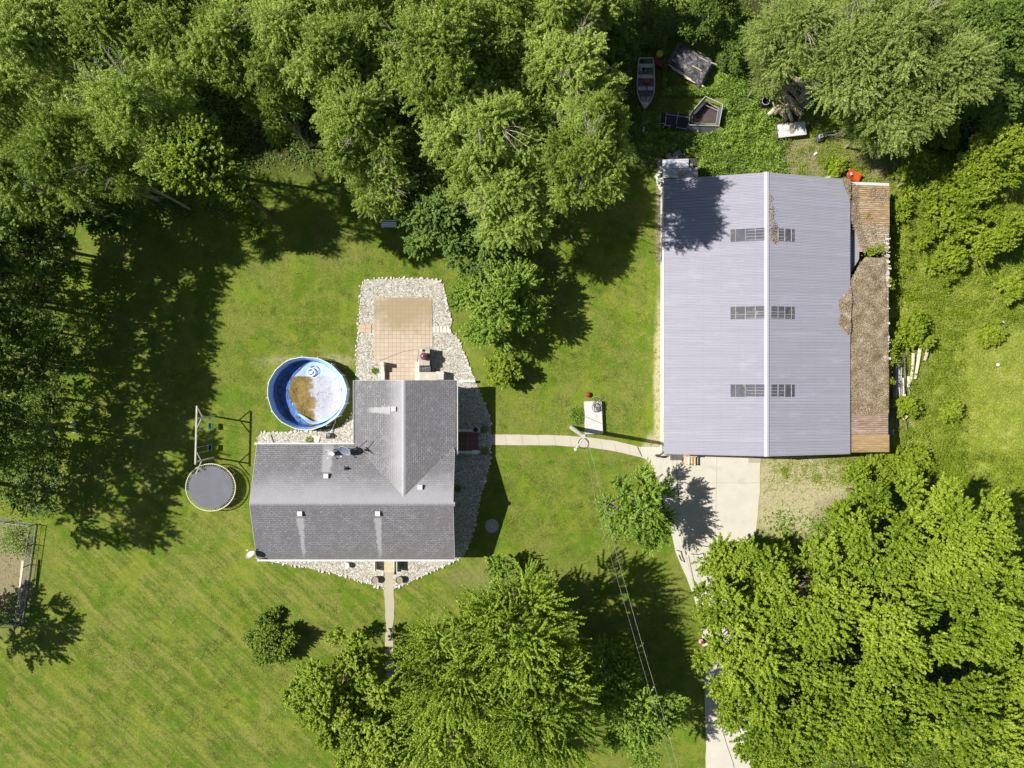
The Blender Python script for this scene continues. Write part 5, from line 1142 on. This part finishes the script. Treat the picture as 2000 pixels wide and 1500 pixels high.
tag(MB().lathe(P(1147, 770.5, 0), [(.12, 0), (.2, .12), (.22, .3), (.1, .4)], 14).build('red_bucket', plain('red_clay', (.28, .05, .05), .5)), 'small dark red bucket above the white slab', 'bucket')
t = thing('plant_hook', P(1110, 802, 0), 'thin pale bent garden rod left of the leafy plant', 'garden hook')
MB().tube([P(1122, 793, .3), P(1108, 798, .7), P(1105, 802, .7), P(1113, 806, .4), P(1120, 818, .1)], .022, 6).build('rod', LW, t)
tag(MB().tube([P(1156, 777, .05), P(1166, 774, .15), P(1178, 776, .1), P(1170, 782, .1)], .03, 6).build('hose_piece', plain('hose_olive', (.25, .26, .17), .7)), 'loose olive hose end above the white slab', 'hose')
# ---------------------------------------------------------------- round stone table in the house shadow
t = thing('well_cover', P(961, 1027, 0), 'round grey stone cover with a white knob in the shade right of the house', 'well cover')
STN = plain('shade_stone', (.38, .37, .38), .85, var=.25, scale=8)
MB().lathe(P(961, 1027, 0), [(.56, 0), (.56, .10), (.50, .13), (.05, .13)], 36).build('disc', STN, t); MB().ring(P(961, 1027, .13), .50, .045, 36, 6).build('rim', STN, t); MB().ring(P(959.5, 1024, .14), .22, .03, 24, 6).build('inner_ring', STN, t); MB().lathe(P(961.5, 1028, .13), [(.06, 0), (.07, .06), (.03, .09)], 14).build('knob', TRIM, t)
# ---------------------------------------------------------------- bench at the wood edge
q = P(759.5, 439, .5); t = thing('bench', (q.x, q.y, 0), 'small pale blue-grey bench at the edge of the wood', 'bench')
BW = plain('bench_paint', (.66, .70, .76), .6, var=.12)
for i in range(3): MB().box((q.x, q.y - .12 + .15 * i, .47), (1.2, .13, .04)).build('slat', BW, t)
MB().box((q.x, q.y + .30, .75), (1.2, .05, .32), rx=.2).build('backrest', BW, t)
for sx in (-.5, .5): MB().box((q.x + sx, q.y + .05, .22), (.06, .42, .44)).build('leg', BW, t)
# ---------------------------------------------------------------- fenced garden at the left edge
t = thing('garden_fence', P(30, 1125, 0), 'low dark wire fence with a pale board round a garden plot at the left edge', 'fence')
FD = plain('fence_dark', (.05, .05, .06), .6, var=.2); c4 = [P(-40, 1016, .9), P(57, 1028, .9), P(29, 1227, .9), P(-40, 1222, .9)]
for a, b in zip(c4[:-1], c4[1:]):
    MB().tube([a, b], .025, 6).tube([a - Vector((0, 0, .45)), b - Vector((0, 0, .45))], .015, 5).tube([a - Vector((0, 0, .82)), b - Vector((0, 0, .82))], .04, 5).build('rail', plain('rail_bluegrey', (.28, .30, .34), .5), t)
    L = (b - a).length; k = max(2, int(L / 1.4)); pm = MB(); wm = MB()
    for i in range(k + 1): p_ = a.lerp(b, i / k); pm.tube([(p_.x, p_.y, 0), (p_.x, p_.y, .98)], .035, 6)
    pm.build('post', FD, t)
    for i in range(int(L / .16)): p_ = a.lerp(b, i * .16 / L); wm.box((p_.x, p_.y, .45), (.012, .012, .88))
    wm.build('wire_mesh', FD, t)
a, b = P(44, 1095, .88), P(35.5, 1180, .88); d = (b - a).normalized(); s_ = Vector((-d.y, d.x, 0)) * .09
MB().slab([a - s_, a + s_, b + s_, b - s_], .05).build('board', plain('board_pale', (.60, .53, .42), .8), t)
weeds_at('garden_plants', 'green', [(28,1045,1.2,900),(12,1060,1.2,500),(40,1070,.8,300),(10,1200,1.0,500),(25,1170,.6,200)], 'leafy plants inside the fenced garden plot', .1)
# ---------------------------------------------------------------- fire pit
t = thing('fire_pit', P(88, 856, 0), 'round black fire pit in the deep shade at the left', 'fire pit')
RU = plain('pit_black', (.02, .018, .02), .8); MB().ring(P(88, 856, .3), .85, .06, 36, 6).build('ring', RU, t); MB().lathe(P(88, 856, 0), [(.8, .02), (.85, .3), (.78, .3), (.7, .06), (.02, .05)], 32).build('bowl', RU, t)
MB().tube([P(84, 853, .15), P(92, 859, .2)], .06, 7).tube([P(92, 851, .15), P(85, 861, .2)], .05, 7).build('charred_logs', plain('ash', (.3, .3, .3), .9), t)
STs = ['grey boulder right of the fire pit, upper one', 'grey boulder right of the fire pit, lower one']
for (px, py, s), lab in zip(((142, 827, .5), (146, 842, .35)), STs):
    o = bpy.data.objects.new('boulder', stones[1]); COL.objects.link(o); o.location = P(px, py, .12); o.scale = (s * 1.2, s, s * .8); tag(o, lab, 'boulder')
for (px, py, s, lab) in ((112, 256, .9, 'white boulder between the dim trees at upper left'), (126, 262, .7, 'tan round log end beside the white boulder'), (45, 290, 1.3, 'long pale rock among leaves near the left edge'), (52, 302, .9, 'lower pale rock among leaves near the left edge')):
    o = bpy.data.objects.new('boulder', stones[int(px) % 6]); COL.objects.link(o); o.location = P(px, py, 1.0); o.location.z = .3; o.scale = (s, s * .5, s * .6); tag(o, lab, 'boulder')
for (px, py, r, lab) in ((985, 1030, 0, ''),): pass
# ---------------------------------------------------------------- by the shed door
t = thing('doormat', P(1322, 893, .04), 'dark speckled doormat on the concrete below the shed', 'mat'); MB().box(P(1322, 892, .055), (1.08, .56, .03)).build('pile', plain('mat_speckle', (.11, .11, .10), .95, var=.5, scale=20), t)
t2 = tag(MB().box(P(1472.5, 898, .045), (.92, .5, .02)).build('doormat', plain('mat_tan', (.36, .33, .25), .95, var=.12)), 'tan doormat near the right corner of the concrete below the shed', 'mat')
t = thing('wooden_bench', P(1347, 898, .035), 'small wooden bench with tan boards against the shed front', 'bench')
TANW = plain('tan_wood', (.58, .44, .25), .7, var=.25, scale=6); q = P(1348, 899, .6)
for i, w in enumerate((.14, .12, .13, .12)): MB().box((q.x - .42 + .24 * i + .05, q.y, .62), (w + .03, .78, .04)).build('board', TANW if i != 1 else TRIM, t)
for sx in (-.42, .42):
    for sy in (-.33, .3): MB().box((q.x + sx, q.y + sy, .32), (.07, .07, .58)).build('leg', TANW, t)
MB().box((q.x, q.y + .36, .9), (.9, .05, .3)).build('backrest', TANW, t)
MB().box((q.x + .05, q.y - .3, .66), (.3, .05, .05)).build('handle', pt_, t)
# cat
cp = P(1295, 892, .04); bm = bmesh.new()
nodes = [(0, 0, .20, .085), (-.14, 0, .20, .075), (-.22, 0, .23, .05), (-.30, 0, .25, .058), (-.35, 0, .23, .03), (.12, .01, .19, .08), (.19, .03, .21, .04), (.26, .10, .24, .022), (.31, .19, .26, .018), (.36, .28, .27, .016),
         (-.15, .05, .10, .025), (-.16, .06, .02, .02), (-.15, -.05, .10, .025), (-.14, -.06, .02, .02), (.13, .06, .10, .03), (.15, .07, .02, .02), (.12, -.05, .10, .03), (.10, -.06, .02, .02), (-.30, .035, .31, .015), (-.30, -.035, .31, .015)]
ed = [(0, 1), (1, 2), (2, 3), (3, 4), (0, 5), (5, 6), (6, 7), (7, 8), (8, 9), (1, 10), (10, 11), (1, 12), (12, 13), (5, 14), (14, 15), (5, 16), (16, 17), (3, 18), (3, 19)]
vs = [bm.verts.new(v[:3]) for v in nodes]; [bm.edges.new((vs[a], vs[b])) for a, b in ed]
me = bpy.data.meshes.new('cat'); bm.to_mesh(me); bm.free(); o = bpy.data.objects.new('cat', me); COL.objects.link(o); o.location = cp; me.materials.append(plain('black_fur', (.02, .018, .015), .8))
sk = o.modifiers.new('skin', 'SKIN')
for i, v in enumerate(me.skin_vertices[0].data): v.radius = (nodes[i][3],) * 2; v.use_root = (i == 0)
ss = o.modifiers.new('sub', 'SUBSURF'); ss.levels = ss.render_levels = 2; tag(o, 'black cat walking on the concrete at the shed corner, tail raised', 'cat')
# black steel hoops on driveway
for (L, lab) in (([(1322,1075),(1330,1077),(1332,1086),(1337,1098),(1330,1094),(1326,1084)], 'bent black hoop lying at the left edge of the driveway'), ([(1372,1066),(1385,1068),(1392,1090),(1376,1091),(1373,1080),(1365,1083),(1350,1082)], 'black bent bar lying in the tree shadow on the driveway')):
    tag(MB().tube([P(a, b, .10) for a, b in L], .03, 6).build('metal_hoop', RU), lab, 'metal bar')
t = thing('toy_car', P(1370, 1254, .04), 'small pink toy with a dark red seat at the left edge of the driveway', 'toy'); PK = plain('pink_plastic', (.75, .35, .42), .4)
MB().box(P(1368.5, 1252, .24), (.30, .36, .22)).build('body', PK, t, bevel=.04); MB().box(P(1372, 1254, .30), (.24, .26, .2)).build('seat', plain('darkred', (.18, .02, .03), .5), t, bevel=.03)
for sx, sy in ((-.12, .14), (-.12, -.14), (.18, .14), (.18, -.14)): q = P(1370, 1253, .1); MB().lathe((q.x + sx, q.y + sy, .04), [(.06, 0), (.08, .03), (.06, .08)], 10).build('wheel', RU, t)
# ================================================================ boat and junk above the shed
q0 = P(1262, 160, .5); t = thing('rowboat', (q0.x, q0.y, 0), 'open aluminium rowboat with crossbenches parked nose-down in the photo', 'boat')
AL = plain('boat_aluminium', (.50, .50, .50), .5, var=.2, scale=4); IN = plain('boat_inside', (.28, .27, .25), .7, var=.45, scale=5)
st = [(113,13.5),(122,14.8),(135,16),(150,16.8),(165,17.2),(178,16.6),(190,13.6),(200,9),(207,4.4),(212,1.2)]
cxs = [1262,1262,1262,1261.8,1261.6,1261.2,1261,1260.6,1260.2,1260]
Lf = []; n = len(st)
for (py, hw), cx in zip(st, cxs):
    c_ = P(cx, py, .75); w = hw / PXM * .985; rise = max(0, (py - 185) / 27) * .18
    Lf.append([(c_.x - w, c_.y, .75 + rise), (c_.x - w * .86, c_.y, .35 + rise), (c_.x - w * .5, c_.y, .18 + rise * 1.2), (c_.x, c_.y, .15 + rise * 1.2), (c_.x + w * .5, c_.y, .18 + rise * 1.2), (c_.x + w * .86, c_.y, .35 + rise), (c_.x + w, c_.y, .75 + rise)])
mb = MB(); [mb.v.extend(r) for r in Lf]
for i in range(n - 1):
    for j in range(6): a = i * 7 + j; mb.f.append((a, a + 7, a + 8, a + 1))
mb.f.append(tuple(range(7)))
o = mb.build('hull', IN, t, smooth=False); sd = o.modifiers.new('s', 'SOLIDIFY'); sd.thickness = .02
MB().tube([Lf[i][0] for i in range(n)] + [Lf[i][6] for i in reversed(range(n))] + [Lf[0][0]], .032, 6).build('gunwale', AL, t)
for py, hh in ((128, 15), (149, 16.4), (172.5, 16.4)): c_ = P(1262, py, .6); MB().box((c_.x, c_.y, .58), (hh * 2 / PXM * .93, .30, .03)).build('bench', plain('boat_bench', (.48, .47, .45), .6, var=.25), t)
MB().slab([Lf[7][0], Lf[7][6], Lf[9][6], Lf[9][0]], .02).build('bow_deck', AL, t)
t2 = thing('rusty_tank', P(1263, 160, .35), 'round rust-red tank lying in the rowboat', 'tank'); MB().lathe(P(1262.5, 160, .25), [(.05, 0), (.26, .05), (.28, .2), (.2, .32), (.03, .35)], 20, 1.2, .85).build('tank', plain('rust_red2', (.30, .10, .05), .6), t2, smooth=True); MB().tube([P(1264, 166, .64), P(1263, 182, .62), P(1261, 196, .65)], [.05, .06, .03], 7).build('handle', plain('rust_red3', (.22, .07, .05), .7), t2)
MB().box(P(1262, 195, .42), (.8, .5, .05), .1).build('sheet', plain('tan_sheet', (.5, .45, .35), .8), t2)
jb = thing('boat_clutter', P(1262, 140, .25), 'grey odds and ends on the floor of the rowboat', 'clutter')
rg = random.Random(4)
for i in range(9): MB().box(P(1262 + rg.uniform(-11, 11), rg.choice((118, 120, 137, 141, 143)) + rg.uniform(-2, 2), .36), (rg.uniform(.1, .4), rg.uniform(.05, .25), .08), rg.uniform(0, 3)).build('scrap', plain('scrap_tone', rg.choice(((.5, .5, .5), (.1, .1, .1), (.3, .28, .25), (.6, .6, .6))), .6), jb)
t = thing('boat_trailer', P(1258, 235, 0), 'narrow teal trailer tongue below the rowboat', 'trailer'); MB().tube([P(1260, 212, .5), P(1257, 250, .4)], .04, 6).build('tongue', plain('trailer_teal', (.10, .22, .22), .6), t); MB().box(P(1256.5, 254, .35), (.10, .35, .5)).build('jack', plain('jack_grey', (.4, .45, .47), .5), t)
t = thing('kayak_seat', P(1287, 126, 0), 'dark red plastic seat beside the rowboat', 'seat'); RD = plain('red_plastic', (.24, .025, .03), .45); MB().box(P(1286, 122, .3), (.62, .5, .12), -.5).build('seat', RD, t, bevel=.05); MB().box(P(1290, 130, .38), (.5, .16, .42), -.6).build('backrest', RD, t, bevel=.05); MB().box(P(1281, 119, .35), (.14, .5, .2), -.4).build('armrest', RD, t, bevel=.04)
tag(MB().lathe(P(1286.5, 110, 0), [(.22, 0), (.28, .3), (.27, .5), (.1, .52)], 18).build('yellow_bucket', plain('yellow_bucket', (.45, .38, .03), .5)), 'yellow bucket above the red plastic seat', 'bucket')
# tarped pile
cc = [(1326,76),(1401,118),(1392,152),(1374,168),(1305,124),(1304,112)]
t = thing('tarped_pile', P(1350, 122, 0), 'wood pile under a wrinkled dark grey tarpaulin, lying aslant', 'covered pile')
TP = M('tarp', .45, .45); nz = TP.noise(2.0, 6, .7, 1.5); TP.col(TP.ramp(nz, [(.35, (.035, .036, .045)), (.5, (.11, .11, .125)), (.62, (.26, .255, .26)), (.72, (.50, .49, .48))])); TP.bump(TP.noise(2.6, 6, .65, 2.5), 1.0, .25)
A, B, C, D = P(1326,77,1.0), P(1401,118,1.0), P(1374,166,.9), P(1304,116,1.0); mb = MB(); NX_, NY2 = 26, 18; rg = random.Random(9)
for i in range(NX_ + 1):
    for j in range(NY2 + 1):
        u, v = i / NX_, j / NY2; p = (A.lerp(B, u)).lerp(D.lerp(C, u), v); e = min(u, 1 - u, v, 1 - v); z = (1.0 if e > .06 else .55 if e > .02 else .12) + .10 * math.sin(v * 14 + 3 * math.sin(u * 4)) + .06 * math.sin(u * 17 + v * 5) + rg.uniform(-.03, .03)
        mb.v.append((p.x + rg.uniform(-.02, .02), p.y + rg.uniform(-.02, .02), z))
for i in range(NX_):
    for j in range(NY2): a = i * (NY2 + 1) + j; mb.f.append((a, a + NY2 + 1, a + NY2 + 2, a + 1))
mb.build('tarpaulin', TP.m, t, smooth=True)
for k, (a, b, w) in enumerate((((1306,126),(1342,147),.06), ((1312,133),(1350,156),.05), ((1340,146),(1374,169),.06), ((1335,150),(1358,162),.04))): MB().tube([P(*a, .35 + .1 * (k % 2)), P(*b, .4)], w, 6).build('board', plain('bleached_wood', (.62, .56, .44), .8, var=.2), t)
for k, (a, b, w) in enumerate((((1362,100),(1376,107),.05), ((1352,128),(1370,138),.05), ((1366,112),(1384,121),.04), ((1388,122),(1400,126),.05))): MB().tube([P(*a, 1.12), P(*b, 1.12)], w, 6).build('log', plain('tan_log', (.45, .37, .25), .9), t)
# dog pen of bare frames
t = thing('wire_pen', P(1370, 225, 0), 'five-sided dark pen with pale metal rails near the weeds', 'pen')
GM = plain('galv_rail', (.42, .44, .50), .4, var=.15); top = [(1378,188),(1412,204),(1406,243),(1401,246),(1346,244),(1347,222)]; DKP = plain('pen_floor', (.075, .06, .055), .9, var=.3)
MB().slab([P(a, b, .06) for a, b in ((1376,198),(1402,212),(1398,240),(1352,240),(1350,222))], .05).build('floor', DKP, t)
q = [P(a, b, 1.1) for a, b in ((1378,188),(1412,204),(1404,246),(1345,244),(1348,222))]; MB().tube(q + [q[0]], .035, 6).build('top_rail', GM, t)
q2 = [P(a, b, .55) for a, b in ((1376,196),(1403,212),(1398,242),(1352,240),(1352,224))]; MB().tube(q2 + [q2[0]], .02, 6).tube([P(1373,203,.5), P(1402,216,.5)], .02, 5).tube([P(1378,188,1.1), P(1404,199,.8)], .02, 5).build('lower_rail', GM, t)
for a in q: MB().tube([a, (a.x, a.y, 0)], .03, 6).build('post', GM, t)
MESHM = plain('mesh_bluegrey', (.13, .14, .18), .5, var=.2)
MB().add([P(1345,244,1.05), P(1404,246,1.05), P(1391,261,.35), P(1337,259,.35)], [(0, 1, 2, 3)]).build('side_panel', MESHM, t); MB().add([P(1377,189,1.05), P(1348,221,1.05), P(1352,222,.3), P(1378,194,.3)], [(0, 1, 2, 3)]).build('side_panel', plain('mesh_blue2', (.20, .21, .26), .5), t); MB().add([P(1412,206,1.0), P(1405,244,1.0), P(1398,240,.2), P(1402,212,.2)], [(0, 1, 2, 3)]).build('side_panel', MESHM, t)
t = thing('crossbar_frame', P(1315, 235, 0), 'dark flat frame with pale crossbars left of the five-sided pen', 'frame')
MB().box(P(1318, 236, .2), (2.2, 1.15, .08), -.08).build('base', plain('frame_black', (.035, .035, .045), .6), t)
for a, b in (((1302,219),(1299,247)), ((1325,218),(1321,243)), ((1302,223),(1349,230)), ((1288,241),(1285,249)), ((1300,241),(1294,250)), ((1288,241),(1300,241)), ((1297,244),(1309,246)), ((1310,243),(1306,251)), ((1323,246),(1320,252)), ((1323,249),(1340,252)), ((1348,229),(1344,246)), ((1291,222),(1287,244))): MB().tube([P(*a, .42), P(*b, .42)], .028, 5).build('bar', GM, t)
# low tin roof beside the shed's upper left corner
t = thing('tin_shelter', P(1326, 331, 0), 'low shelter with silvery corrugated tin roof against the shed corner', 'shelter'); TN = M('tin', .38, .5); TN.col(TN.ramp(TN.noise(2.0, 6, .75, vec=TN.mapping((.6, 3, 1))), [(.3, (.34, .36, .41)), (.5, (.54, .56, .62)), (.72, (.72, .72, .74))])); x, y, z = TN.xyz(); TN.bump(TN.math('SINE', TN.math('MULTIPLY', y, 30)), .8, .04)
a, b = P(1294, 349, 2.3), P(1363, 327, 2.3); MB().slab([P(1294.5,347.5,2.3), P(1363,346.5,2.3), P(1363,327,2.3), P(1295,328,2.3)], .04).build('roof_sheet', TN.m, t); MB().slab([P(1294,329.5,2.42), P(1345,327.5,2.42), P(1345,310,2.45), P(1294,312,2.45)], .03).build('roof_sheet', TN.m, t)
MB().box(P(1328, 330, 1.1), (2.2, 1.0, 2.2)).build('body', plain('shelter_dark', (.05, .045, .04), .9), t)
tag(MB().box(P(1332, 339, 2.42), (.28, .28, .22), .3).build('wooden_block', plain('block_tan', (.50, .36, .25), .8)), 'small tan block on the tin shelter roof', 'block'); tag(MB().box(P(1350.5, 325, 2.5), (.18, .4, .12)).build('grey_brick', plain('brickgrey', (.40, .38, .36), .8)), 'grey brick on the dark corner of the tin shelter', 'brick')
rg = random.Random(6); jt = thing('scrap_heap', P(1285, 320, 0), 'pale scrap heap along the left side of the tin shelter', 'scrap heap')
for i in range(26): MB().box(P(rg.uniform(1281, 1292), rg.uniform(310, 372), rg.uniform(.1, .6)), (rg.uniform(.1, .4), rg.uniform(.08, .35), rg.uniform(.03, .15)), rg.uniform(0, 3), rg.uniform(-.4, .4)).build('piece', plain('scrap_pale', rg.choice(((.6, .58, .5), (.45, .42, .38), (.7, .68, .62))), .8), jt)
jt = thing('scrap_heap', P(1325, 303, 0), 'grey bent tin scrap above the tin shelter', 'scrap heap')
for i in range(8): MB().box(P(rg.uniform(1305, 1345), rg.uniform(299, 308), rg.uniform(.3, .9)), (rg.uniform(.3, .8), rg.uniform(.2, .5), .03), rg.uniform(0, 3), rg.uniform(-.5, .5)).build('piece', plain('scrap_grey', (.25, .26, .29), .5), jt)
# white table/hutch
t = thing('metal_hutch', P(1545, 254, 0), 'low box with a white streaky sheet top on the bare ground', 'box')
WS = M('white_sheet', .5, .4); WS.col(WS.ramp(WS.noise(2.2, 6, .8, vec=WS.mapping((.5, 4, 1), (0, 0, -.12))), [(.3, (.30, .29, .29)), (.5, (.60, .59, .60)), (.75, (.82, .81, .83))]))
q = P(1546, 252, .6); MB().box((q.x, q.y, .30), (2.3, 1.15, .58), .12).build('body', plain('hutch_brown', (.16, .12, .10), .8), t); MB().box((q.x + .02, q.y - .06, .615), (2.25, 1.05, .04), .12).build('lid', WS.m, t); MB().box((q.x + .0, q.y - .02, .645), (.34, .75, .02), .06).build('patch', plain('moss_patch', (.26, .24, .14), .9, var=.3), t)
# brush pile and stump
rg = random.Random(3); t = thing('brush_pile', P(1540, 185, 0), 'pile of split grey logs and bark fanning out by the grey-green trees', 'brush pile')
LG = [plain('split_log', c_, .9, var=.3, scale=5) for c_ in ((.45, .38, .26), (.34, .27, .18), (.56, .50, .37))]
L0 = [((1510,155),(1558,225)), ((1530,150),(1572,212)), ((1548,148),(1582,186)), ((1520,168),(1545,212)), ((1505,150),(1524,196)), ((1535,205),(1548,240)), ((1541,197),(1566,226)), ((1512,222),(1535,203)), ((1500,224),(1520,207)), ((1527,218),(1537,236)), ((1516,160),(1568,190)), ((1525,180),(1560,205)), ((1540,140),(1572,178)), ((1510,190),(1530,175)), ((1560,200),(1578,190))]
for i, (a, b) in enumerate(L0): MB().tube([P(*a, .9), P((a[0] + b[0]) / 2, (a[1] + b[1]) / 2, 1.0), P(*b, .35)], [.14, .17, .10], 6).build('log', LG[i % 3], t)
tw = MB()
for i in range(70): p = P(rg.uniform(1508, 1575), rg.uniform(150, 215), rg.uniform(.7, 1.2)); a = rg.gauss(-1.0, .5); tw.tube([p, p + Vector((math.cos(a), math.sin(a), rg.uniform(-.3, .1))) * rg.uniform(.3, 1.1)], rg.uniform(.02, .05), 4)
tag(tw.build('twigs', LG[0], t), kind='stuff')
t = thing('barrel', P(1489, 205, 0), 'open dark barrel with a pale rim at the foot of the brush pile', 'barrel'); q = P(1489, 205, 0); MB().lathe(q, [(.28, 0), (.3, .8), (.27, .8), (.25, .08), (.01, .08)], 24).build('drum', plain('drum_dark', (.03, .03, .03), .7), t); MB().ring(q + Vector((0, 0, .8)), .30, .022, 28, 6).build('rim', GM, t)
# lawnmower / grill
t = thing('lawnmower', P(1604, 268, 0), 'small black push mower with grey cover at the edge of the bare ground', 'lawnmower'); q = P(1603, 269, .3); MB().lathe((q.x, q.y, .1), [(.3, 0), (.36, .1), (.3, .2), (.05, .22)], 20, 1, .85).build('deck', pt_, t, smooth=True); MB().box((q.x - .03, q.y + .08, .42), (.34, .3, .22), .3).build('engine', plain('engine_grey', (.42, .43, .48), .35), t, bevel=.04)
MB().tube([(q.x + .2, q.y + .2, .3), (q.x + .9, q.y + .02, .9), (q.x + .95, q.y + .35, .9), (q.x + .3, q.y + .4, .3)], .022, 6).build('handle', GM, t)
for sx, sy in ((-.3, .2), (-.3, -.22), (.28, .22), (.28, -.22)): MB().tube([(q.x + sx, q.y + sy - .03, .1), (q.x + sx, q.y + sy + .03, .1)], .1, 12).build('wheel', RU, t)
# orange chair
t = thing('orange_chair', P(1668, 345, 0), 'bright orange moulded chair tipped over at the top of the shed', 'chair'); OR = plain('orange_plastic', (.46, .075, .02), .4, var=.12); q = P(1668, 345, .4)
mb = MB(); sh_ = []
for i in range(9):
    for j in range(7):
        u, v = i / 8 - .5, j / 6 - .5; mb.v.append((q.x + u * 1.05 + v * .1, q.y - u * .5 + v * .75, .25 + .9 * abs(v) ** 1.6 + .35 * max(0, u) ** 2 + .25 * max(0, -u - .2)))
for i in range(8):
    for j in range(6): a = i * 7 + j; mb.f.append((a, a + 7, a + 8, a + 1))
o = mb.build('shell', OR, t, smooth=True); sd = o.modifiers.new('s', 'SOLIDIFY'); sd.thickness = .03; MB().tube([(q.x - .35, q.y + .3, .5), (q.x - .45, q.y + .05, .6), (q.x - .2, q.y - .05, .5)], .03, 6).build('armrest', OR, t); MB().box((q.x - .3, q.y + .18, .55), (.14, .2, .04), .4).build('sticker', TRIM, t)
for px, py, w, d, lab in ((1615, 348.5, .68, .26, 'larger white board lying along the top of the shed'), (1637, 348, .46, .22, 'smaller white board lying beside the orange chair'), (1592.5, 300, .32, .16, 'small white scrap lying on the bare ground'), (1530, 282, .16, .12, 'tiny pale scrap below the white-topped box')):
    tag(MB().box(P(px, py, .1), (w, d, .06), .15 if px != 1592.5 else .7).build('white_board', TRIM), lab, 'board')
# green cart in the hollow
t = thing('garden_cart', P(1888, 268, 0), 'dark green cart with an L-shaped frame in the shaded hollow', 'cart'); GN = plain('cart_green', (.015, .10, .06), .5)
MB().box(P(1886, 266, .6), (.22, 1.2, .25), .05).build('arm', GN, t); MB().box(P(1890, 275, .6), (.62, .28, .25)).build('front', GN, t); MB().box(P(1892, 267, .4), (.6, .7, .4)).build('body', RU, t)
for px, py in ((1880, 283), (1900, 283), (1880, 262), (1901, 262)): q = P(px, py, .2); MB().tube([(q.x - .06, q.y, .22), (q.x + .06, q.y, .22)], .22, 14).build('wheel', RU, t)
t = thing('fallen_trunk', P(1880, 222, 0), 'pale fallen trunk lying aslant in the shaded hollow', 'log'); MB().tube([P(1826, 202, .4), P(1850, 214, .5), P(1889, 229, .4)], [.10, .16, .14], 8).build('trunk', BARKP, t)
tag(MB().tube([P(1828, 212, .3), P(1845, 219, .3)], .1, 7).build('log', BARKP), 'short pale log left of the fallen trunk', 'log'); tag(MB().box(P(1832, 250, .5), (1.1, 1.1, .9), .1).build('blue_crate', plain('dim_blue', (.07, .07, .14), .6)), 'dim blue-black crate in the hollow left of the cart', 'crate')
# log pile right of the lean-to
rg = random.Random(14); t = thing('pole_pile', P(1754, 770, 0), 'long grey poles heaped along the outer side of the lean-to', 'pole pile'); PG = [plain('pole_tone', c_, .85, var=.2) for c_ in ((.30, .29, .28), (.42, .41, .39), (.20, .19, .18))]
for i in range(17):
    x0 = rg.uniform(1746, 1768); y0 = rg.uniform(690, 770); L = rg.uniform(50, 110); x1 = x0 + rg.gauss(-3, 7); z = rg.uniform(.1, .6); MB().tube([P(x0, y0, z), P((x0 + x1) / 2 + rg.uniform(-3, 3), y0 + L / 2, z + .1), P(x1, y0 + L, z)], [.055, .05, .035], 6).build('pole', PG[i % 3], t)
for a, b, r in (((1764,738),(1765,775),.06), ((1765,765),(1760,812),.05), ((1768,770),(1764,800),.05)): MB().tube([P(*a, .8), P(*b, .75)], r, 6).build('pole', plain('pole_lit', (.62, .58, .50), .85), t)
for k, (a, b, w, lab) in enumerate((((1797,679),(1787,740),.15,'long pale plank in the weeds, nearest the rounded shrub'), ((1784,690),(1779,745),.13,'pale forked log left of the long plank'), ((1775,735),(1774,755),.15,'short pale log end below the forked log'), ((1811,683),(1806,704),.15,'short thick plank right of the long plank'), ((1771,813),(1764,819),.12,'small pale block at the lower end of the pole heap'))):
    tag(MB().tube([P(*a, .32), P((a[0] + b[0]) / 2 + 1, (a[1] + b[1]) / 2, .36), P(*b, .3)], [w, w * .9, w * .8], 7).build('log', LG[2] if k != 3 else LG[0], None), lab, 'log', 'logs in the weeds')
tag(MB().tube([P(1742, 848, .4), P(1745, 838, .5)], .10, 8).build('pipe', plain('pipe_grey', (.35, .40, .45), .4)), 'short grey pipe by the lower corner of the lean-to', 'pipe')
for (px, py, s, lab) in ((1957, 632, .7, 'pale rock in the upper meadow'), (1950, 712, .45, 'small white rock in the middle meadow'), (1956, 642, .35, 'small stone below the pale rock in the meadow'), (672, 1335, 0, '')):
    if s: o = bpy.data.objects.new('rock', stones[int(py) % 6]); COL.objects.link(o); o.location = P(px, py, .15); o.scale = (s, s * .8, s * .7); tag(o, lab, 'rock')
for (px, py, h, r, kind_) in ((984, 1232, 0, 0, ''),): pass
tag(MB().box(P(1116, 462, .05), (.16, .3, .04), .5).build('paper_scrap', TRIM), 'white scrap on the shaded lawn left of the shed', 'scrap'); tag(MB().tube([P(1196, 362, .05), P(1205, 368, .06)], .03, 5).build('stick', BARKP), 'short pale stick on the shaded lawn near the shed', 'stick')
